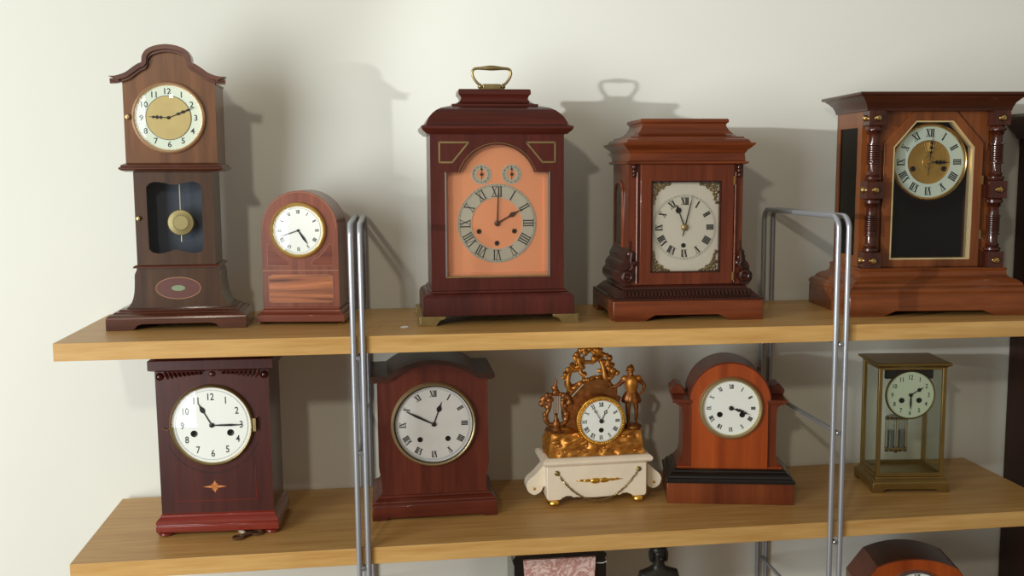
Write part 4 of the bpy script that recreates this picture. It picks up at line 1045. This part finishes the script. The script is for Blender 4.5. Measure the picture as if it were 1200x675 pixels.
# ------------------------------------------------------------------ lowest shelf: only the tops show
def clock_marble():
    t = thing('marble_clock', 'black marble clock with pink veined front panel, its top showing under the lower shelf', 'clock', .821, .1000, 0, 2)
    H = MZ
    MB().box(-.085, .085, 0, .10, 0, H-.022).prism([(-.085, H-.022), (.080, H-.022), (.086, H-.0105), (.073, H+.001), (-.080, H+.001), (-.088, H-.012)], -.002, .10).build('black_case', 'marble', t, bevel=.001)
    MB().prism([(-.052, .06), (.052, .06), (.064, H-.0115), (-.068, H-.0115)], -.008, 0).build('pink_marble_panel', 'pink', t, bevel=.0006)
    MB().tube([(.066, -.0005, H-.026), (.078, -.0005, H-.027), (.086, -.0005, H-.024)], .0008, 6).build('white_vein', 'white', t)
MZ = .318
clock_marble()
def bust():
    t = thing('bronze_figure', 'dark bronze figure with bobbed hair whose head shows just under the lower shelf', 'figurine', 1.015, .140, 0, 2)
    H = BZ
    j = lambda x, y, z, r: ((x, y, z), r)
    joints = [j(0, 0, H-.150, .030), j(0, 0, H-.105, .028), j(0, 0, H-.060, .026), j(0, 0, H-.046, .012), j(0, -.002, H-.032, .0115), j(0, -.003, H-.016, .013), j(0, -.002, H-.008, .010),
              j(-.028, 0, H-.060, .014), j(-.036, -.006, H-.10, .010), j(-.020, -.028, H-.125, .007), j(.028, 0, H-.060, .014), j(.036, -.006, H-.10, .010), j(.020, -.028, H-.125, .007)]
    b = [(0, 1), (1, 2), (2, 3), (3, 4), (4, 5), (5, 6), (2, 7), (7, 8), (8, 9), (2, 10), (10, 11), (11, 12)]
    f = skin_figure('figure', joints, b, t, 'bronze')
    h = MB().blob((0, .003, H-.012), (.0165, .0165, .0140), n=20)
    for s_ in (-1, 1): h.blob((s_*.0135, .002, H-.023), (.0050, .012, .0135), n=14)
    h.blob((0, .012, H-.025), (.013, .007, .0150), n=14)
    h.build('bobbed_hair', 'bronze', f)
    n = MB().blob((0, -.0175, H-.024), (.0018, .003, .0035), n=8)
    for s_ in (-1, 1): n.blob((s_*.005, -.0145, H-.020), (.0022, .0012, .0010), n=8)
    n.blob((0, -.0155, H-.031), (.0035, .0015, .0011), n=8)
    n.build('face_features', 'bronze', f)
    MB().lathe([(.050, 0), (.050, .012), (.042, .018), (.036, H-.165), (.034, H-.150), (0, H-.140)], (0, 0, 0), 'z', 32).build('pedestal', 'marble', t)
BZ = .306
bust()
def clock_facet():
    t = thing('mantel_clock', 'orange faceted top clock with chrome bezel, mostly cut off at the bottom right', 'clock', 1.511, .100, -.2, 2)
    H = .261
    Rr = .165; zc = H-Rr; aa = math.degrees(math.asin(.0735/Rr))
    top = [(-.106, 0), (-.106, H-.062)]+arc(0, zc, Rr, 90+aa, 90-aa, 16)+[(.106, H-.062), (.106, 0)]
    MB().prism(top, .006, .108).build('case', 'w12t', t, ang=12)
    for s_ in (-1, 1):
        q = [(s_*.1065, .0), (s_*.1065, H-.0615), (s_*.0745, H-.0165), (s_*.0730, H-.0190), (s_*.100, H-.062), (s_*.100, 0)]
        MB().prism(q if s_ < 0 else q[::-1], .006, .1075).build('side_facet', 'w12', t, ang=12)
    MB().prism([(p[0], p[1]) for p in top], 0, .006).build('front_board', 'w10', t, ang=12)
    dial(t, -.002, H-.078, .0, .0530, .0590, 'roman', .045, .010, (60, .03, 'spade'), (200, .040, 'spade'), (), 'enamel', 'screw', proj=.010, bold=1.2)
clock_facet()

# tall dark case standing on the floor beyond the right end of the shelves
t = bpy.data.objects.new('longcase_cabinet', None); COL.objects.link(t); t.location = (2.078, .20, FZ)
tag(t, 'tall near black wooden case on the floor past the right end of the shelves', 'cabinet')
c = MB().box(-.245, .245, -.13, .14, 0, 1.52)
c.build('case', 'cab', t, bevel=.002)
MB().sweep(.273, .294, [(.016, 1.518), (.012, 1.528), (.004, 1.540), (0, 1.548), (0, 1.562), (.004, 1.568)], y0=-.150).build('cornice', 'w4d', t)
MB().prism([(-.19, .15), (.19, .15), (.19, 1.42), (-.19, 1.42)], -.136, -.13, [[(-.15, .20), (.15, .20), (.15, 1.37), (-.15, 1.37)]]).build('door_frame', 'cab', t)

# white flecks on the upper shelf
o = MB().add([(0, 0, 0), (.009, .002, .0004), (.012, .007, .0015), (.004, .009, .0022), (-.003, .005, .001), (0, 0, .0006), (.009, .002, .001), (.012, .007, .0021), (.004, .009, .0028), (-.003, .005, .0016)],
             [(0, 1, 2, 3, 4), (9, 8, 7, 6, 5), (0, 5, 6, 1), (1, 6, 7, 2), (2, 7, 8, 3), (3, 8, 9, 4), (4, 9, 5, 0)]).build('paper_scrap', 'white', loc=(.545, .075, A1*.545+.0001))
tag(o, 'tiny white paper scrap on the upper shelf left of the copper dialled clock', 'scrap')

# ------------------------------------------------------------------ light
def area(name, loc, target, size, size_y, power, col):
    l = bpy.data.lights.new(name, 'AREA'); l.shape = 'RECTANGLE'; l.size = size; l.size_y = size_y; l.energy = power; l.color = col
    o = bpy.data.objects.new(name, l); COL.objects.link(o); o.location = loc
    o.rotation_euler = (Vector(target)-Vector(loc)).to_track_quat('-Z', 'Y').to_euler()
    return o
def spot(name, loc, target, power, cone, blend, radius, col):
    l = bpy.data.lights.new(name, 'SPOT'); l.energy = power; l.spot_size = math.radians(cone); l.spot_blend = blend; l.shadow_soft_size = radius; l.color = col
    o = bpy.data.objects.new(name, l); COL.objects.link(o); o.location = loc
    o.rotation_euler = (Vector(target)-Vector(loc)).to_track_quat('-Z', 'Y').to_euler()
    return o
spot('side_beam', (-3.2, -2.25, .55), (1.52, .34, .46), 570, 13.5, .35, .04, (.97, .98, 1.0))
area('window_sky', (-1.25, -1.85, .12), (.1, .34, .0), 1.1, 1.8, 62, (.92, .98, 1.0))
area('ceiling_spot', (-.15, -2.4, 1.08), (.5, .34, .1), .10, .10, 11, (1.0, .90, .74))
w = bpy.data.worlds.new('world'); S.world = w; w.use_nodes = True
bg = w.node_tree.nodes['Background']; bg.inputs[0].default_value = (.98, .90, .77, 1); bg.inputs[1].default_value = .30
vs_ = S.view_settings
vs_.view_transform = 'Standard'; vs_.look = 'None'; vs_.gamma = 1; vs_.exposure = 0; vs_.use_curve_mapping = False
